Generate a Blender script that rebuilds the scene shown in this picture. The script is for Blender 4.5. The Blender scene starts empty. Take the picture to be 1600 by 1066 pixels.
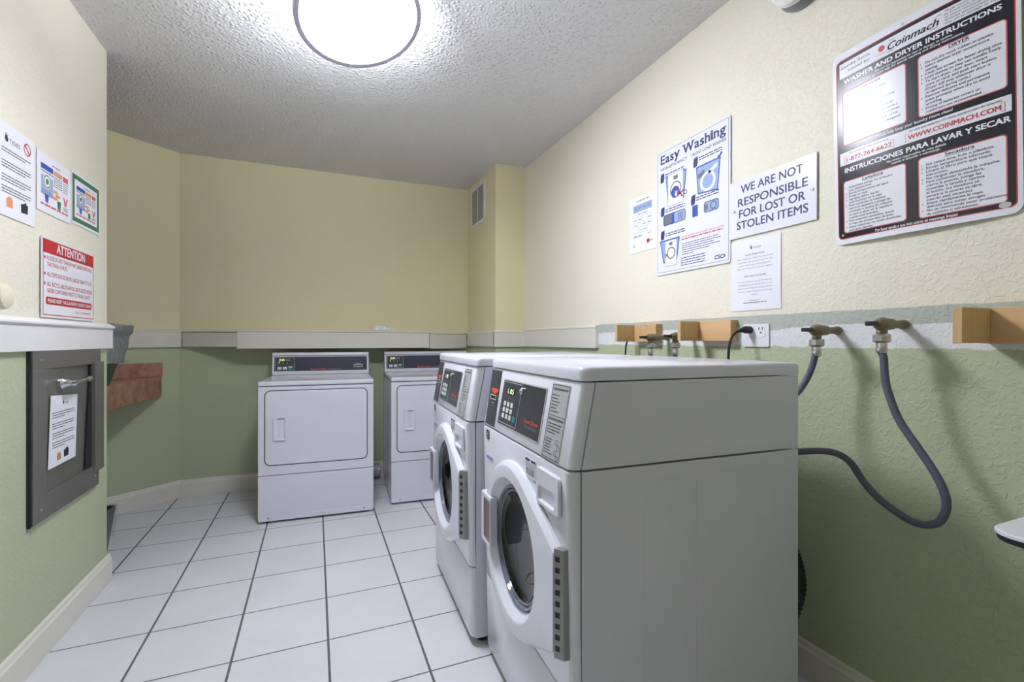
import bpy, bmesh, math, random
from mathutils import Matrix, Vector

S = bpy.context.scene
COL = S.collection
PI = math.pi

# ------------------------------------------------------------------ camera
cam_data = bpy.data.cameras.new('camera')
cam_data.sensor_width = 36.0
cam_data.lens = 36.0 * 733.4 / 1600.0
cam_data.clip_start = 0.02
cam = bpy.data.objects.new('camera', cam_data)
COL.objects.link(cam)
cam.location = (0.0, 0.0, 1.13)
cam.rotation_euler = (PI / 2, 0.0, -0.3969)
S.camera = cam

# ------------------------------------------------------------------ world, exposure
world = bpy.data.worlds.new('world')
S.world = world
world.use_nodes = True
world.node_tree.nodes['Background'].inputs['Color'].default_value = (0.9, 0.95, 1.0, 1)
world.node_tree.nodes['Background'].inputs['Strength'].default_value = 0.0
S.view_settings.view_transform = 'Standard'
S.view_settings.look = 'None'
S.view_settings.gamma = 1.0
S.view_settings.use_curve_mapping = False
S.view_settings.exposure = 0.0
LAMP_STRENGTH = 74.0
LAMP_COLOR = (0.91, 0.95, 1.04)
# weak fill light added behind the camera, no visible lamp there
rear = bpy.data.lights.new('rear_fill_light', 'AREA')
rear.shape = 'DISK'
rear.size = 0.45
rear.energy = 1.2
rear.color = (0.95, 0.97, 1.0)
rear_ob = bpy.data.objects.new('rear_fill_light', rear)
COL.objects.link(rear_ob)
rear_ob.location = (0.15, -0.75, 2.42)

# ------------------------------------------------------------------ materials
def lin(c):
    c = c / 255.0
    return c / 12.92 if c <= 0.04045 else ((c + 0.055) / 1.055) ** 2.4

def rgb(r, g, b):
    return (lin(r), lin(g), lin(b), 1.0)

class NT:
    def __init__(self, m):
        self.t = m.node_tree
        self.bsdf = self.t.nodes['Principled BSDF']
    def n(self, kind, **kw):
        nd = self.t.nodes.new(kind)
        for k, v in kw.items():
            setattr(nd, k, v)
        return nd
    def l(self, a, b):
        self.t.links.new(a, b)
    def math(self, op, a, b=None, c=None, clamp=False):
        nd = self.n('ShaderNodeMath', operation=op)
        nd.use_clamp = clamp
        for i, v in enumerate((a, b, c)):
            if v is None:
                continue
            if hasattr(v, 'is_output'):
                self.l(v, nd.inputs[i])
            else:
                nd.inputs[i].default_value = v
        return nd.outputs[0]
    def mix(self, f, a, b):
        nd = self.n('ShaderNodeMix', data_type='RGBA')
        for sock, v in ((nd.inputs['Factor'], f), (nd.inputs['A'], a), (nd.inputs['B'], b)):
            pass
        def put(s, v):
            if hasattr(v, 'is_output'):
                self.l(v, s)
            else:
                s.default_value = v
        put(nd.inputs[0], f)
        put(nd.inputs[6], a)
        put(nd.inputs[7], b)
        return nd.outputs[2]
    def noise(self, vec, scale, detail=2.0, rough=0.5):
        nd = self.n('ShaderNodeTexNoise')
        nd.inputs['Scale'].default_value = scale
        nd.inputs['Detail'].default_value = detail
        nd.inputs['Roughness'].default_value = rough
        self.l(vec, nd.inputs['Vector'])
        return nd.outputs['Fac']
    def pos(self):
        return self.n('ShaderNodeNewGeometry').outputs['Position']
    def obj(self):
        return self.n('ShaderNodeTexCoord').outputs['Object']
    def bump(self, h, strength, dist):
        nd = self.n('ShaderNodeBump')
        nd.inputs['Strength'].default_value = strength
        nd.inputs['Distance'].default_value = dist
        self.l(h, nd.inputs['Height'])
        self.l(nd.outputs['Normal'], self.bsdf.inputs['Normal'])
    def smooth(self, v, lo, hi):
        nd = self.n('ShaderNodeMapRange')
        nd.interpolation_type = 'SMOOTHSTEP'
        self.l(v, nd.inputs[0])
        nd.inputs[1].default_value = lo
        nd.inputs[2].default_value = hi
        return nd.outputs[0]

def mat(name, color, rough=0.5, metal=0.0, coat=0.0, vary=0.04, bump=None, spec=0.5, vscale=9.0):
    m = bpy.data.materials.new(name)
    m.use_nodes = True
    t = NT(m)
    b = t.bsdf
    b.inputs['Roughness'].default_value = rough
    b.inputs['Metallic'].default_value = metal
    b.inputs['Coat Weight'].default_value = coat
    b.inputs['Specular IOR Level'].default_value = spec
    if vary:
        f = t.noise(t.obj(), vscale, 3.0)
        dark = tuple(c * (1 - vary) for c in color[:3]) + (1,)
        lite = tuple(min(1, c * (1 + vary)) for c in color[:3]) + (1,)
        t.l(t.mix(f, dark, lite), b.inputs['Base Color'])
    else:
        b.inputs['Base Color'].default_value = color
    if bump:
        sc, st, di = bump
        t.bump(t.noise(t.obj(), sc, 3.0), st, di)
    return m

CREAM = rgb(236, 226, 188)
CREAM_LIT = rgb(238, 233, 215)  # same paint as CREAM, lightened to carry the lamplight on the side walls
GREEN = rgb(190, 199, 166)

def wall_material(name, texture, band=False, cream=CREAM, green=GREEN):
    m = bpy.data.materials.new(name)
    m.use_nodes = True
    t = NT(m)
    p = t.pos()
    sep = t.n('ShaderNodeSeparateXYZ')
    t.l(p, sep.inputs[0])
    y, z = sep.outputs[1], sep.outputs[2]
    blotch = t.noise(p, 2.2, 4.0)
    cr = t.mix(blotch, tuple(c * 0.95 for c in cream[:3]) + (1,), cream)
    gr = t.mix(blotch, tuple(c * 0.93 for c in green[:3]) + (1,), green)
    col = t.mix(t.math('GREATER_THAN', z, 1.15), gr, cr)
    fine = t.noise(p, 60.0, 3.0)
    if band:
        edge = t.noise(p, 7.0, 6.0, 0.65)
        n1 = t.math('MULTIPLY', t.math('SUBTRACT', edge, 0.5), 0.016)
        zt = t.math('ADD', z, n1)
        n2 = t.math('MULTIPLY', t.math('SUBTRACT', t.noise(p, 4.0, 6.0, 0.7), 0.5), 0.066)
        zw = t.math('ADD', z, n2)
        n3 = t.math('MULTIPLY', t.math('SUBTRACT', t.noise(p, 9.0, 5.0, 0.7), 0.5), 0.034)
        zl = t.math('ADD', z, n3)
        here = t.math('LESS_THAN', y, 2.33)
        grey = t.mix(fine, rgb(172, 179, 170), rgb(190, 196, 188))
        white = t.mix(t.noise(p, 30.0, 4.0), rgb(222, 222, 226), rgb(238, 238, 242))
        c2 = t.mix(t.smooth(zl, 1.108, 1.112), gr, white)
        c2 = t.mix(t.smooth(zw, 1.177, 1.180), c2, grey)
        c2 = t.mix(t.smooth(zt, 1.224, 1.226), c2, cr)
        col = t.mix(here, col, c2)
    t.l(col, t.bsdf.inputs['Base Color'])
    t.bsdf.inputs['Roughness'].default_value = 0.55
    # skip-trowel stucco: flattened islands with soft ridges
    w = t.n('ShaderNodeTexNoise')
    w.inputs['Scale'].default_value = 52.0
    w.inputs['Detail'].default_value = 4.0
    w.inputs['Roughness'].default_value = 0.55
    w.inputs['Distortion'].default_value = 0.9
    t.l(p, w.inputs['Vector'])
    isl = t.smooth(w.outputs['Fac'], 0.47, 0.60)
    h = t.math('ADD', t.math('MULTIPLY', isl, 0.75), t.math('MULTIPLY', fine, 0.35))
    if band:   # heavier texture towards the near end of the wall
        k = t.math('SUBTRACT', 1.25, t.math('MULTIPLY', y, 0.42), clamp=True)
        h = t.math('MULTIPLY', h, t.math('ADD', t.math('MULTIPLY', k, 0.85), 0.15))
    t.bump(h, texture, 0.0035)
    return m

M = {}
M['wall_right'] = wall_material('right_wall_stucco', 0.5, band=True, cream=CREAM_LIT)
M['wall_soft'] = wall_material('soft_stucco', 0.22)
M['wall_left'] = wall_material('left_wall_stucco', 0.35, cream=CREAM_LIT)

def ceiling_material():
    m = bpy.data.materials.new('popcorn_ceiling')
    m.use_nodes = True
    t = NT(m)
    p = t.pos()
    a = t.noise(p, 75.0, 4.0, 0.6)
    v = t.n('ShaderNodeTexVoronoi')
    v.inputs['Scale'].default_value = 55.0
    t.l(p, v.inputs['Vector'])
    lump = t.smooth(v.outputs['Distance'], 0.55, 0.05)
    h = t.math('ADD', t.math('MULTIPLY', a, 0.9), t.math('MULTIPLY', lump, 0.6))
    t.l(t.mix(t.noise(p, 2.5, 3.0), rgb(222, 220, 219), rgb(232, 231, 232)), t.bsdf.inputs['Base Color'])
    t.bsdf.inputs['Roughness'].default_value = 0.65
    t.bump(h, 0.9, 0.008)
    return m
M['ceiling'] = ceiling_material()

def floor_material():
    m = bpy.data.materials.new('white_floor_tile')
    m.use_nodes = True
    t = NT(m)
    p = t.pos()
    sep = t.n('ShaderNodeSeparateXYZ')
    t.l(p, sep.inputs[0])
    def dist(axis, origin, step):
        f = t.math('FRACT', t.math('DIVIDE', t.math('SUBTRACT', sep.outputs[axis], origin - 20 * step), step))
        return t.math('MULTIPLY', t.math('MINIMUM', f, t.math('SUBTRACT', 1.0, f)), step)
    wob = t.math('MULTIPLY', t.math('SUBTRACT', t.noise(p, 40.0, 3.0), 0.5), 0.0016)
    dx = t.math('ADD', dist(0, 0.0450, 0.3186), wob)
    dy = t.math('ADD', dist(1, 2.8518, 0.3158), wob)
    gx = t.smooth(dx, 0.0034, 0.0050)
    gy = t.smooth(dy, 0.0022, 0.0036)
    tile = t.math('MULTIPLY', gx, gy)
    cloud = t.noise(p, 3.2, 5.0, 0.6)
    c = t.mix(cloud, rgb(206, 206, 212), rgb(226, 226, 231))
    spots = t.smooth(t.noise(p, 38.0, 4.0, 0.7), 0.70, 0.80)
    c = t.mix(t.math('MULTIPLY', spots, 0.18), c, rgb(150, 145, 138))
    grout = t.mix(t.noise(p, 18.0, 3.0), rgb(82, 80, 84), rgb(118, 116, 120))
    t.l(t.mix(tile, grout, c), t.bsdf.inputs['Base Color'])
    t.l(t.math('ADD', t.math('MULTIPLY', tile, -0.42), 0.85), t.bsdf.inputs['Roughness'])
    t.bsdf.inputs['Specular IOR Level'].default_value = 0.4
    h = t.math('ADD', t.math('MULTIPLY', tile, 1.0), t.math('MULTIPLY', t.noise(p, 14.0, 2.0), 0.10))
    t.bump(h, 0.5, 0.003)
    return m
M['floor'] = floor_material()

M['trim'] = mat('painted_trim', rgb(232, 230, 230), 0.42)
M['ledge'] = mat('painted_ledge', rgb(226, 222, 212), 0.45)
M['base'] = mat('painted_baseboard', rgb(228, 224, 215), 0.45)
M['enamel'] = mat('white_enamel', rgb(222, 222, 235), 0.22, coat=0.35, vary=0.01)
M['plastic'] = mat('white_plastic', rgb(224, 226, 240), 0.26, coat=0.3, vary=0.01)
M['dark_gap'] = mat('dark_gasket', rgb(52, 54, 66), 0.6)
M['panel_dark'] = mat('charcoal_panel', rgb(58, 58, 66), 0.32, vary=0.03)
M['panel_blue'] = mat('slate_panel', rgb(62, 62, 84), 0.25, vary=0.03)
M['silver_line'] = mat('silver_print', rgb(196, 196, 200), 0.45)
M['key'] = mat('key_print', rgb(214, 214, 218), 0.5)
M['key_teal'] = mat('teal_key', rgb(30, 140, 128), 0.5)
M['orange'] = mat('orange_print', rgb(226, 82, 52), 0.5)
M['grey_print'] = mat('grey_print', rgb(150, 150, 156), 0.5)
M['instr'] = mat('grey_label', rgb(176, 180, 184), 0.45)
M['ink'] = mat('black_ink', rgb(42, 42, 48), 0.5)
M['ink_soft'] = mat('grey_ink', rgb(118, 118, 128), 0.6)
M['navy'] = mat('navy_ink', rgb(46, 54, 112), 0.5)
M['blue'] = mat('blue_ink', rgb(52, 84, 172), 0.5)
M['paleblue'] = mat('pale_blue_ink', rgb(150, 172, 214), 0.5)
M['red'] = mat('red_ink', rgb(190, 36, 46), 0.45)
M['rose'] = mat('red_line_ink', rgb(206, 92, 100), 0.5)
M['green_ink'] = mat('green_ink', rgb(60, 120, 84), 0.5)
M['tan'] = mat('tan_ink', rgb(196, 140, 96), 0.6)
M['peach'] = mat('peach_ink', rgb(222, 150, 110), 0.6)
M['paper'] = mat('white_paper', rgb(238, 238, 246), 0.5, vary=0.01)
M['sign_white'] = mat('white_sign_board', rgb(236, 236, 246), 0.2, vary=0.01, spec=0.4)
M['sign_black'] = mat('black_sign_ink', rgb(38, 36, 46), 0.2, vary=0.02)
M['steel'] = mat('brushed_steel', rgb(142, 139, 135), 0.36, metal=0.65, vary=0.12, vscale=3.0)
M['chrome'] = mat('chrome', rgb(214, 214, 220), 0.12, metal=1.0)
M['galv'] = mat('galvanised_metal', rgb(190, 188, 186), 0.3, metal=0.9, vary=0.1)
M['rim'] = mat('lamp_rim', rgb(150, 146, 160), 0.4, metal=0.2)
M['brass'] = mat('tarnished_brass', rgb(134, 124, 98), 0.55, metal=0.45, vary=0.3, vscale=60, bump=(90, 0.5, 0.003))
M['rubber'] = mat('black_rubber', rgb(30, 30, 34), 0.5)
M['hose'] = mat('blue_grey_hose', rgb(90, 91, 112), 0.5, vary=0.12, vscale=120, bump=(260, 0.3, 0.001))
M['cable'] = mat('black_cable', rgb(26, 26, 28), 0.45)
M['hinge'] = mat('hinge_metal', rgb(156, 155, 156), 0.38, metal=0.5, vary=0.1)
M['hinge_dark'] = mat('hinge_slot', rgb(40, 38, 36), 0.6)
M['knob_cream'] = mat('cream_plastic', rgb(232, 224, 200), 0.4)
M['alum'] = mat('aluminium_foil', rgb(214, 216, 222), 0.3, metal=0.5, bump=(60, 0.8, 0.006))
M['greenbin'] = mat('dark_green_plastic', rgb(34, 52, 44), 0.4)
M['shadedwhite'] = mat('shaded_white_plastic', rgb(132, 134, 138), 0.45)
M['laminate_edge'] = mat('dark_edge_band', rgb(36, 36, 38), 0.5, vary=0.3, vscale=40)
M['laminate'] = mat('white_laminate', rgb(232, 232, 242), 0.3)
M['pinkish'] = mat('mauve_recess', rgb(128, 104, 112), 0.35)
M['louvre'] = mat('vent_louvre', rgb(168, 168, 170), 0.45)
M['vent_dark'] = mat('vent_dark', rgb(70, 70, 74), 0.6)
M['vent'] = mat('vent_white', rgb(236, 235, 230), 0.45)

def emission(name, color, strength):
    m = bpy.data.materials.new(name)
    m.use_nodes = True
    b = m.node_tree.nodes['Principled BSDF']
    b.inputs['Base Color'].default_value = (0.9, 0.9, 0.9, 1)
    b.inputs['Emission Color'].default_value = tuple(color[:3]) + (1,)
    b.inputs['Emission Strength'].default_value = strength
    return m
M['lamp'] = emission('lit_diffuser', LAMP_COLOR, LAMP_STRENGTH)
M['lamp_glass'] = emission('lit_upper_glass', LAMP_COLOR, LAMP_STRENGTH * 0.5)
M['led'] = emission('lit_green_digits', rgb(190, 240, 40)[:3], 0.9)

def glass(name, color, rough, trans):
    m = bpy.data.materials.new(name)
    m.use_nodes = True
    b = m.node_tree.nodes['Principled BSDF']
    b.inputs['Base Color'].default_value = color
    b.inputs['Roughness'].default_value = rough
    b.inputs['Transmission Weight'].default_value = trans
    b.inputs['IOR'].default_value = 1.5
    return m
M['door_glass'] = glass('dark_door_glass', rgb(15, 14, 15), 0.03, 0.0)
M['glass_rim'] = glass('clear_glass_rim', rgb(120, 124, 140), 0.06, 0.0)
M['clear_bag'] = glass('clear_bag_plastic', rgb(200, 204, 212), 0.25, 0.0)
M['clear_bag'].node_tree.nodes['Principled BSDF'].inputs['Alpha'].default_value = 0.16

def wood_material(name, c1, c2, axis, sc=1.0):
    m = bpy.data.materials.new(name)
    m.use_nodes = True
    t = NT(m)
    mp = t.n('ShaderNodeMapping')
    s = [38 * sc, 38 * sc, 38 * sc]
    s[axis] = 2.4 * sc
    mp.inputs['Scale'].default_value = s
    t.l(t.obj(), mp.inputs['Vector'])
    a = t.noise(mp.outputs[0], 1.2, 4.0, 0.6)
    w = t.n('ShaderNodeTexWave')
    w.inputs['Scale'].default_value = 0.6
    w.inputs['Distortion'].default_value = 5.0
    w.inputs['Detail'].default_value = 2.0
    t.l(mp.outputs[0], w.inputs['Vector'])
    f = t.math('ADD', t.math('MULTIPLY', a, 0.6), t.math('MULTIPLY', w.outputs['Fac'], 0.4))
    t.l(t.mix(f, c1, c2), t.bsdf.inputs['Base Color'])
    t.bsdf.inputs['Roughness'].default_value = 0.6
    return m
M['pine'] = wood_material('pine_wood', rgb(200, 158, 112), rgb(226, 190, 146), 1)
M['pine_arm'] = wood_material('pine_arm_wood', rgb(196, 160, 108), rgb(216, 184, 134), 2)
M['osb'] = mat('chipboard', rgb(206, 168, 120), 0.7, vary=0.3, vscale=90)

def counter_material():
    m = bpy.data.materials.new('brown_laminate')
    m.use_nodes = True
    t = NT(m)
    o = t.pos()
    f = t.noise(o, 14.0, 6.0, 0.7)
    t.l(t.mix(t.smooth(f, 0.3, 0.7), rgb(140, 92, 76), rgb(184, 138, 118)), t.bsdf.inputs['Base Color'])
    t.bsdf.inputs['Roughness'].default_value = 0.45
    return m
M['counter'] = counter_material()

def bag_material():
    m = mat('grey_bag', rgb(140, 142, 148), 0.4, vary=0.1, bump=(22, 0.8, 0.02))
    return m
M['bag'] = bag_material()

# ------------------------------------------------------------------ mesh helpers
def bm_new():
    return bmesh.new()

def obj(name, bm, material, parent=None, smooth=None, bevel=0.0, loc=None):
    bmesh.ops.recalc_face_normals(bm, faces=bm.faces[:])
    me = bpy.data.meshes.new(name)
    bm.to_mesh(me)
    bm.free()
    ms = material if isinstance(material, (list, tuple)) else [material]
    for m in ms:
        me.materials.append(m)
    o = bpy.data.objects.new(name, me)
    COL.objects.link(o)
    if parent is not None:
        o.parent = parent
    if loc is not None:
        o.location = loc
    if smooth is not None:
        for p in me.polygons:
            p.use_smooth = True
        bmx = bmesh.new()
        bmx.from_mesh(me)
        for e in bmx.edges:
            e.smooth = not (len(e.link_faces) == 2 and e.calc_face_angle() > smooth)
        bmx.to_mesh(me)
        bmx.free()
    if bevel:
        md = o.modifiers.new('bevel', 'BEVEL')
        md.width = bevel
        md.segments = 3
        md.limit_method = 'ANGLE'
        md.angle_limit = 0.6
    return o

def thing(name, label, cat, loc=(0, 0, 0), rot=(0, 0, 0), group=None):
    o = bpy.data.objects.new(name, None)
    o.empty_display_size = 0.05
    COL.objects.link(o)
    o.location = loc
    o.rotation_euler = rot
    tag(o, label, cat, group)
    return o

def tag(o, label, cat, group=None):
    o['label'] = label
    o['category'] = cat
    if group:
        o['group'] = group
    return o

def struct(name, bm, m, bevel=0.0, smooth=None):
    o = obj(name, bm, m, bevel=bevel, smooth=smooth)
    o['kind'] = 'structure'
    return o

def box(bm, x0, x1, y0, y1, z0, z1, mi=0):
    v = [bm.verts.new(p) for p in ((x0, y0, z0), (x1, y0, z0), (x1, y1, z0), (x0, y1, z0),
                                   (x0, y0, z1), (x1, y0, z1), (x1, y1, z1), (x0, y1, z1))]
    for q in ((0, 3, 2, 1), (4, 5, 6, 7), (0, 1, 5, 4), (1, 2, 6, 5), (2, 3, 7, 6), (3, 0, 4, 7)):
        bm.faces.new([v[i] for i in q]).material_index = mi
    return bm

def prism(bm, pts, z0, z1, mi=0):
    a = [bm.verts.new((p[0], p[1], z0)) for p in pts]
    b = [bm.verts.new((p[0], p[1], z1)) for p in pts]
    n = len(pts)
    bm.faces.new(a[::-1]).material_index = mi
    bm.faces.new(b).material_index = mi
    for i in range(n):
        bm.faces.new((a[i], a[(i + 1) % n], b[(i + 1) % n], b[i])).material_index = mi
    return bm

def loft(bm, loops, cap0=True, cap1=True, closed=True, mi=0):
    vs = [[bm.verts.new(p) for p in lp] for lp in loops]
    n = len(vs[0])
    for a, b in zip(vs, vs[1:]):
        for i in range(n if closed else n - 1):
            bm.faces.new((a[i], a[(i + 1) % n], b[(i + 1) % n], b[i])).material_index = mi
    if cap0:
        bm.faces.new(vs[0][::-1]).material_index = mi
    if cap1:
        bm.faces.new(vs[-1]).material_index = mi
    return bm

def lathe(bm, prof, n=32, axis='Z', mi=0, cap0=True, cap1=True):
    loops = []
    for r, h in prof:
        lp = []
        for i in range(n):
            a = 2 * PI * i / n
            c, s = r * math.cos(a), r * math.sin(a)
            lp.append({'Z': (c, s, h), 'X': (h, c, s), 'Y': (c, h, s)}[axis])
        loops.append(lp)
    return loft(bm, loops, cap0, cap1, mi=mi)

def rrect(cx, cy, w, h, r, n=6):
    pts = []
    r = min(r, w / 2 - 1e-5, h / 2 - 1e-5)
    for k, (sx, sy) in enumerate(((1, 1), (-1, 1), (-1, -1), (1, -1))):
        for i in range(n + 1):
            a = PI / 2 * (k + i / n)
            pts.append((cx + sx * (w / 2 - r) + r * math.cos(a), cy + sy * (h / 2 - r) + r * math.sin(a)))
    return pts

def plate(bm, pts, z0, z1, mi=0):
    return prism(bm, pts, z0, z1, mi)

def rect(bm, x0, x1, y0, y1, z0, z1=None, mi=0):
    if z1 is None:
        z1 = z0 + 0.0002
    return box(bm, x0, x1, y0, y1, z0, z1, mi)

def spline(pts, k=10):
    P = [Vector(p) for p in pts]
    P = [P[0] * 2 - P[1]] + P + [P[-1] * 2 - P[-2]]
    out = []
    for i in range(1, len(P) - 2):
        for j in range(k):
            t = j / k
            a, b, c, d = P[i - 1], P[i], P[i + 1], P[i + 2]
            out.append(0.5 * ((2 * b) + (c - a) * t + (2 * a - 5 * b + 4 * c - d) * t * t + (3 * b - a - 3 * c + d) * t ** 3))
    out.append(P[-2])
    return out

def tube(bm, pts, r, n=12, smooth=10, mi=0):
    P = spline(pts, smooth) if smooth else [Vector(p) for p in pts]
    loops = []
    nrm = None
    for i, p in enumerate(P):
        d = (P[min(i + 1, len(P) - 1)] - P[max(i - 1, 0)]).normalized()
        if nrm is None:
            nrm = d.orthogonal().normalized()
        else:
            nrm = (nrm - d * nrm.dot(d)).normalized()
        bn = d.cross(nrm)
        rr = r(i / (len(P) - 1)) if callable(r) else r
        loops.append([tuple(p + (nrm * math.cos(2 * PI * k / n) + bn * math.sin(2 * PI * k / n)) * rr) for k in range(n)])
    return loft(bm, loops, mi=mi)

_TC = {}
def glyphs(s, bold=0.0, shear=0.0):
    key = (s, bold, shear)
    if key not in _TC:
        cu = bpy.data.curves.new('lettering', 'FONT')
        cu.body = s
        cu.size = 1.0
        cu.offset = bold
        cu.shear = shear
        cu.resolution_u = 3
        ob = bpy.data.objects.new('lettering_source', cu)
        COL.objects.link(ob)
        dg = bpy.context.evaluated_depsgraph_get()
        me = bpy.data.meshes.new_from_object(ob.evaluated_get(dg))
        vs = [tuple(v.co) for v in me.vertices]
        fs = [tuple(p.vertices) for p in me.polygons]
        bpy.data.meshes.remove(me)
        bpy.data.objects.remove(ob)
        bpy.data.curves.remove(cu)
        _TC[key] = (vs, fs)
    return _TC[key]
_cap = max(v[1] for v in glyphs('H')[0])

def text(bm, s, x, y, h, w=None, align='L', bold=0.0, shear=0.0, z=0.0006, mi=0):
    """letters of cap height h with baseline y; squeezed to width w when given"""
    vs, fs = glyphs(s, 0.0, shear)
    if not vs:
        return
    x0 = min(v[0] for v in vs)
    x1 = max(v[0] for v in vs)
    ky = h / _cap
    kx = ky if w is None else w / (x1 - x0)
    wd = (x1 - x0) * kx
    ox = x if align == 'L' else (x - wd / 2 if align == 'C' else x - wd)
    d = bold * h * 0.9
    for k, (sx, sy) in enumerate(((-1, -.6), (1, -.6), (1, .6), (-1, .6)) if bold else ((0, 0),)):
        nv = [bm.verts.new((ox + (v[0] - x0) * kx + sx * d, y + v[1] * ky + sy * d, z + k * 0.00001)) for v in vs]
        for f in fs:
            bm.faces.new([nv[i] for i in f]).material_index = mi

def lines(bm, x0, x1, y, h, seed, z=0.0006, mi=0, last=1.0):
    """one line of print too small to read: word-length dashes"""
    rnd = random.Random(seed)
    x = x0
    end = x0 + (x1 - x0) * last
    while x < end - 0.001:
        w = min(rnd.uniform(2.0, 7.0) * h, end - x)
        rect(bm, x, x + w, y, y + h, z - 0.0001, z, mi)
        x += w + h * 0.8

def disc(bm, cx, cy, r, z0, z1, n=24, mi=0):
    return prism(bm, [(cx + r * math.cos(2 * PI * i / n), cy + r * math.sin(2 * PI * i / n)) for i in range(n)], z0, z1, mi)

def ring(bm, cx, cy, r0, r1, z0, z1, n=32, mi=0):
    f = lambda r, z: [(cx + r * math.cos(2 * PI * i / n), cy + r * math.sin(2 * PI * i / n), z) for i in range(n)]
    loops = [f(r1, z0), f(r1, z1), f(r0, z1), f(r0, z0), f(r1, z0)]
    return loft(bm, loops, False, False, mi=mi)

def frame(bm, x0, x1, y0, y1, t, z0, z1, mi=0):
    box(bm, x0, x1, y0, y0 + t, z0, z1, mi)
    box(bm, x0, x1, y1 - t, y1, z0, z1, mi)
    box(bm, x0, x0 + t, y0 + t, y1 - t, z0, z1, mi)
    box(bm, x1 - t, x1, y0 + t, y1 - t, z0, z1, mi)

def children(o):
    return [c for c in bpy.data.objects if c.parent == o]

def copy_tree(o, parent=None):
    c = o.copy()
    COL.objects.link(c)
    if parent is not None:
        c.parent = parent
    for ch in children(o):
        copy_tree(ch, c)
    return c

# ------------------------------------------------------------------ the room
XR, XL, YB, ZC = 1.525, -0.905, 4.06, 2.49
RAIL0, RAIL1 = 1.095, 1.21
YLE = 2.775          # far end of the left wall
PX, PY = 1.272, 3.365  # pier corner
A0 = Vector((XL, YB))
AD = Vector((-0.326, -0.27)).normalized()
AN = Vector((0.27, -0.326)).normalized()
A1 = A0 + AD * 1.72

struct('floor', box(bm_new(), -2.5, 1.7, -1.5, 4.3, -0.1, 0.0), M['floor'])
struct('ceiling', box(bm_new(), -2.5, 1.7, -1.5, 4.3, ZC, ZC + 0.1), M['ceiling'])
struct('wall_right', box(bm_new(), XR, XR + 0.12, -1.4, 4.2, 0, ZC), M['wall_right'])
struct('wall_pier', box(bm_new(), PX, XR + 0.02, PY, YB + 0.05, 0, ZC), M['wall_soft'])
struct('wall_back', box(bm_new(), XL - 0.02, XR + 0.05, YB, YB + 0.12, 0, ZC), M['wall_soft'])
struct('wall_left', box(bm_new(), -2.3, XL, -1.4, YLE, 0, ZC), M['wall_left'])
struct('wall_rear', box(bm_new(), -2.3, XR + 0.1, -1.45, -1.3, 0, ZC), M['wall_soft'])
p0, p1 = A0 - AD * 0.02, A1
q0, q1 = p0 - AN * 0.12, p1 - AN * 0.12
struct('wall_alcove', prism(bm_new(), [p0, p1, q1, q0], 0, ZC), M['wall_soft'])
struct('wall_alcove_end', box(bm_new(), A1.x - 0.12, A1.x + 0.01, YLE - 0.05, A1.y + 0.1, 0, ZC), M['wall_soft'])

def strip_along(bm, a, b, normal, prof):
    """profile of (offset from wall, z) carried from a to b"""
    a, b, n = Vector(a), Vector(b), Vector(normal).normalized()
    loops = []
    for e in (a, b):
        loops.append([(e.x + n.x * d, e.y + n.y * d, z) for d, z in prof])
    return loft(bm, loops)

BASE = [(0, 0), (0.016, 0), (0.016, 0.098), (0.011, 0.106), (0.009, 0.120), (0, 0.124)]
RAIL = [(0, RAIL0), (0.018, RAIL0), (0.018, 1.184), (0.027, 1.190), (0.026, 1.197), (0.006, RAIL1), (0, RAIL1)]
bm = strip_along(bm_new(), (XL, -1.3), (XL, YLE + 0.016), (1, 0), BASE)
strip_along(bm, (XL, YLE), (-1.9, YLE), (0, 1), BASE)
struct('baseboard_left', bm, M['base'], bevel=0.002)
struct('baseboard_alcove', strip_along(bm_new(), A0, A1, AN, BASE), M['base'], bevel=0.002)
struct('baseboard_back', strip_along(bm_new(), (XL, YB), (PX, YB), (0, -1), BASE), M['base'], bevel=0.002)
struct('baseboard_right', strip_along(bm_new(), (XR, -1.3), (XR, PY), (-1, 0), BASE), M['base'], bevel=0.002)
bm = strip_along(bm_new(), (XL, -1.3), (XL, YLE + 0.018), (1, 0), RAIL)
strip_along(bm, (XL, YLE), (-1.9, YLE), (0, 1), RAIL)
struct('trim_1', bm, M['trim'], bevel=0.0015)
RAIL_B = [(0, 1.085), (0.018, 1.085), (0.018, 1.192), (0.022, 1.197), (0.020, 1.209), (0, 1.212)]
struct('trim_2', strip_along(bm_new(), A0, A1, AN, RAIL_B), M['ledge'], bevel=0.0015)
bm = strip_along(bm_new(), (PX, YB - 0.03), (PX, PY - 0.018), (-1, 0), RAIL_B)
strip_along(bm, (PX - 0.018, PY), (XR, PY), (0, -1), RAIL_B)
struct('trim_3', bm, M['ledge'], bevel=0.0015)
RAIL_R = [(0, 1.088), (0.022, 1.088), (0.022, 1.205), (0.026, 1.210), (0.024, 1.220), (0, 1.224)]
bm = strip_along(bm_new(), (XR, 2.33), (XR, PY), (-1, 0), RAIL_R)
struct('trim_4', bm, M['ledge'], bevel=0.0015)
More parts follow.
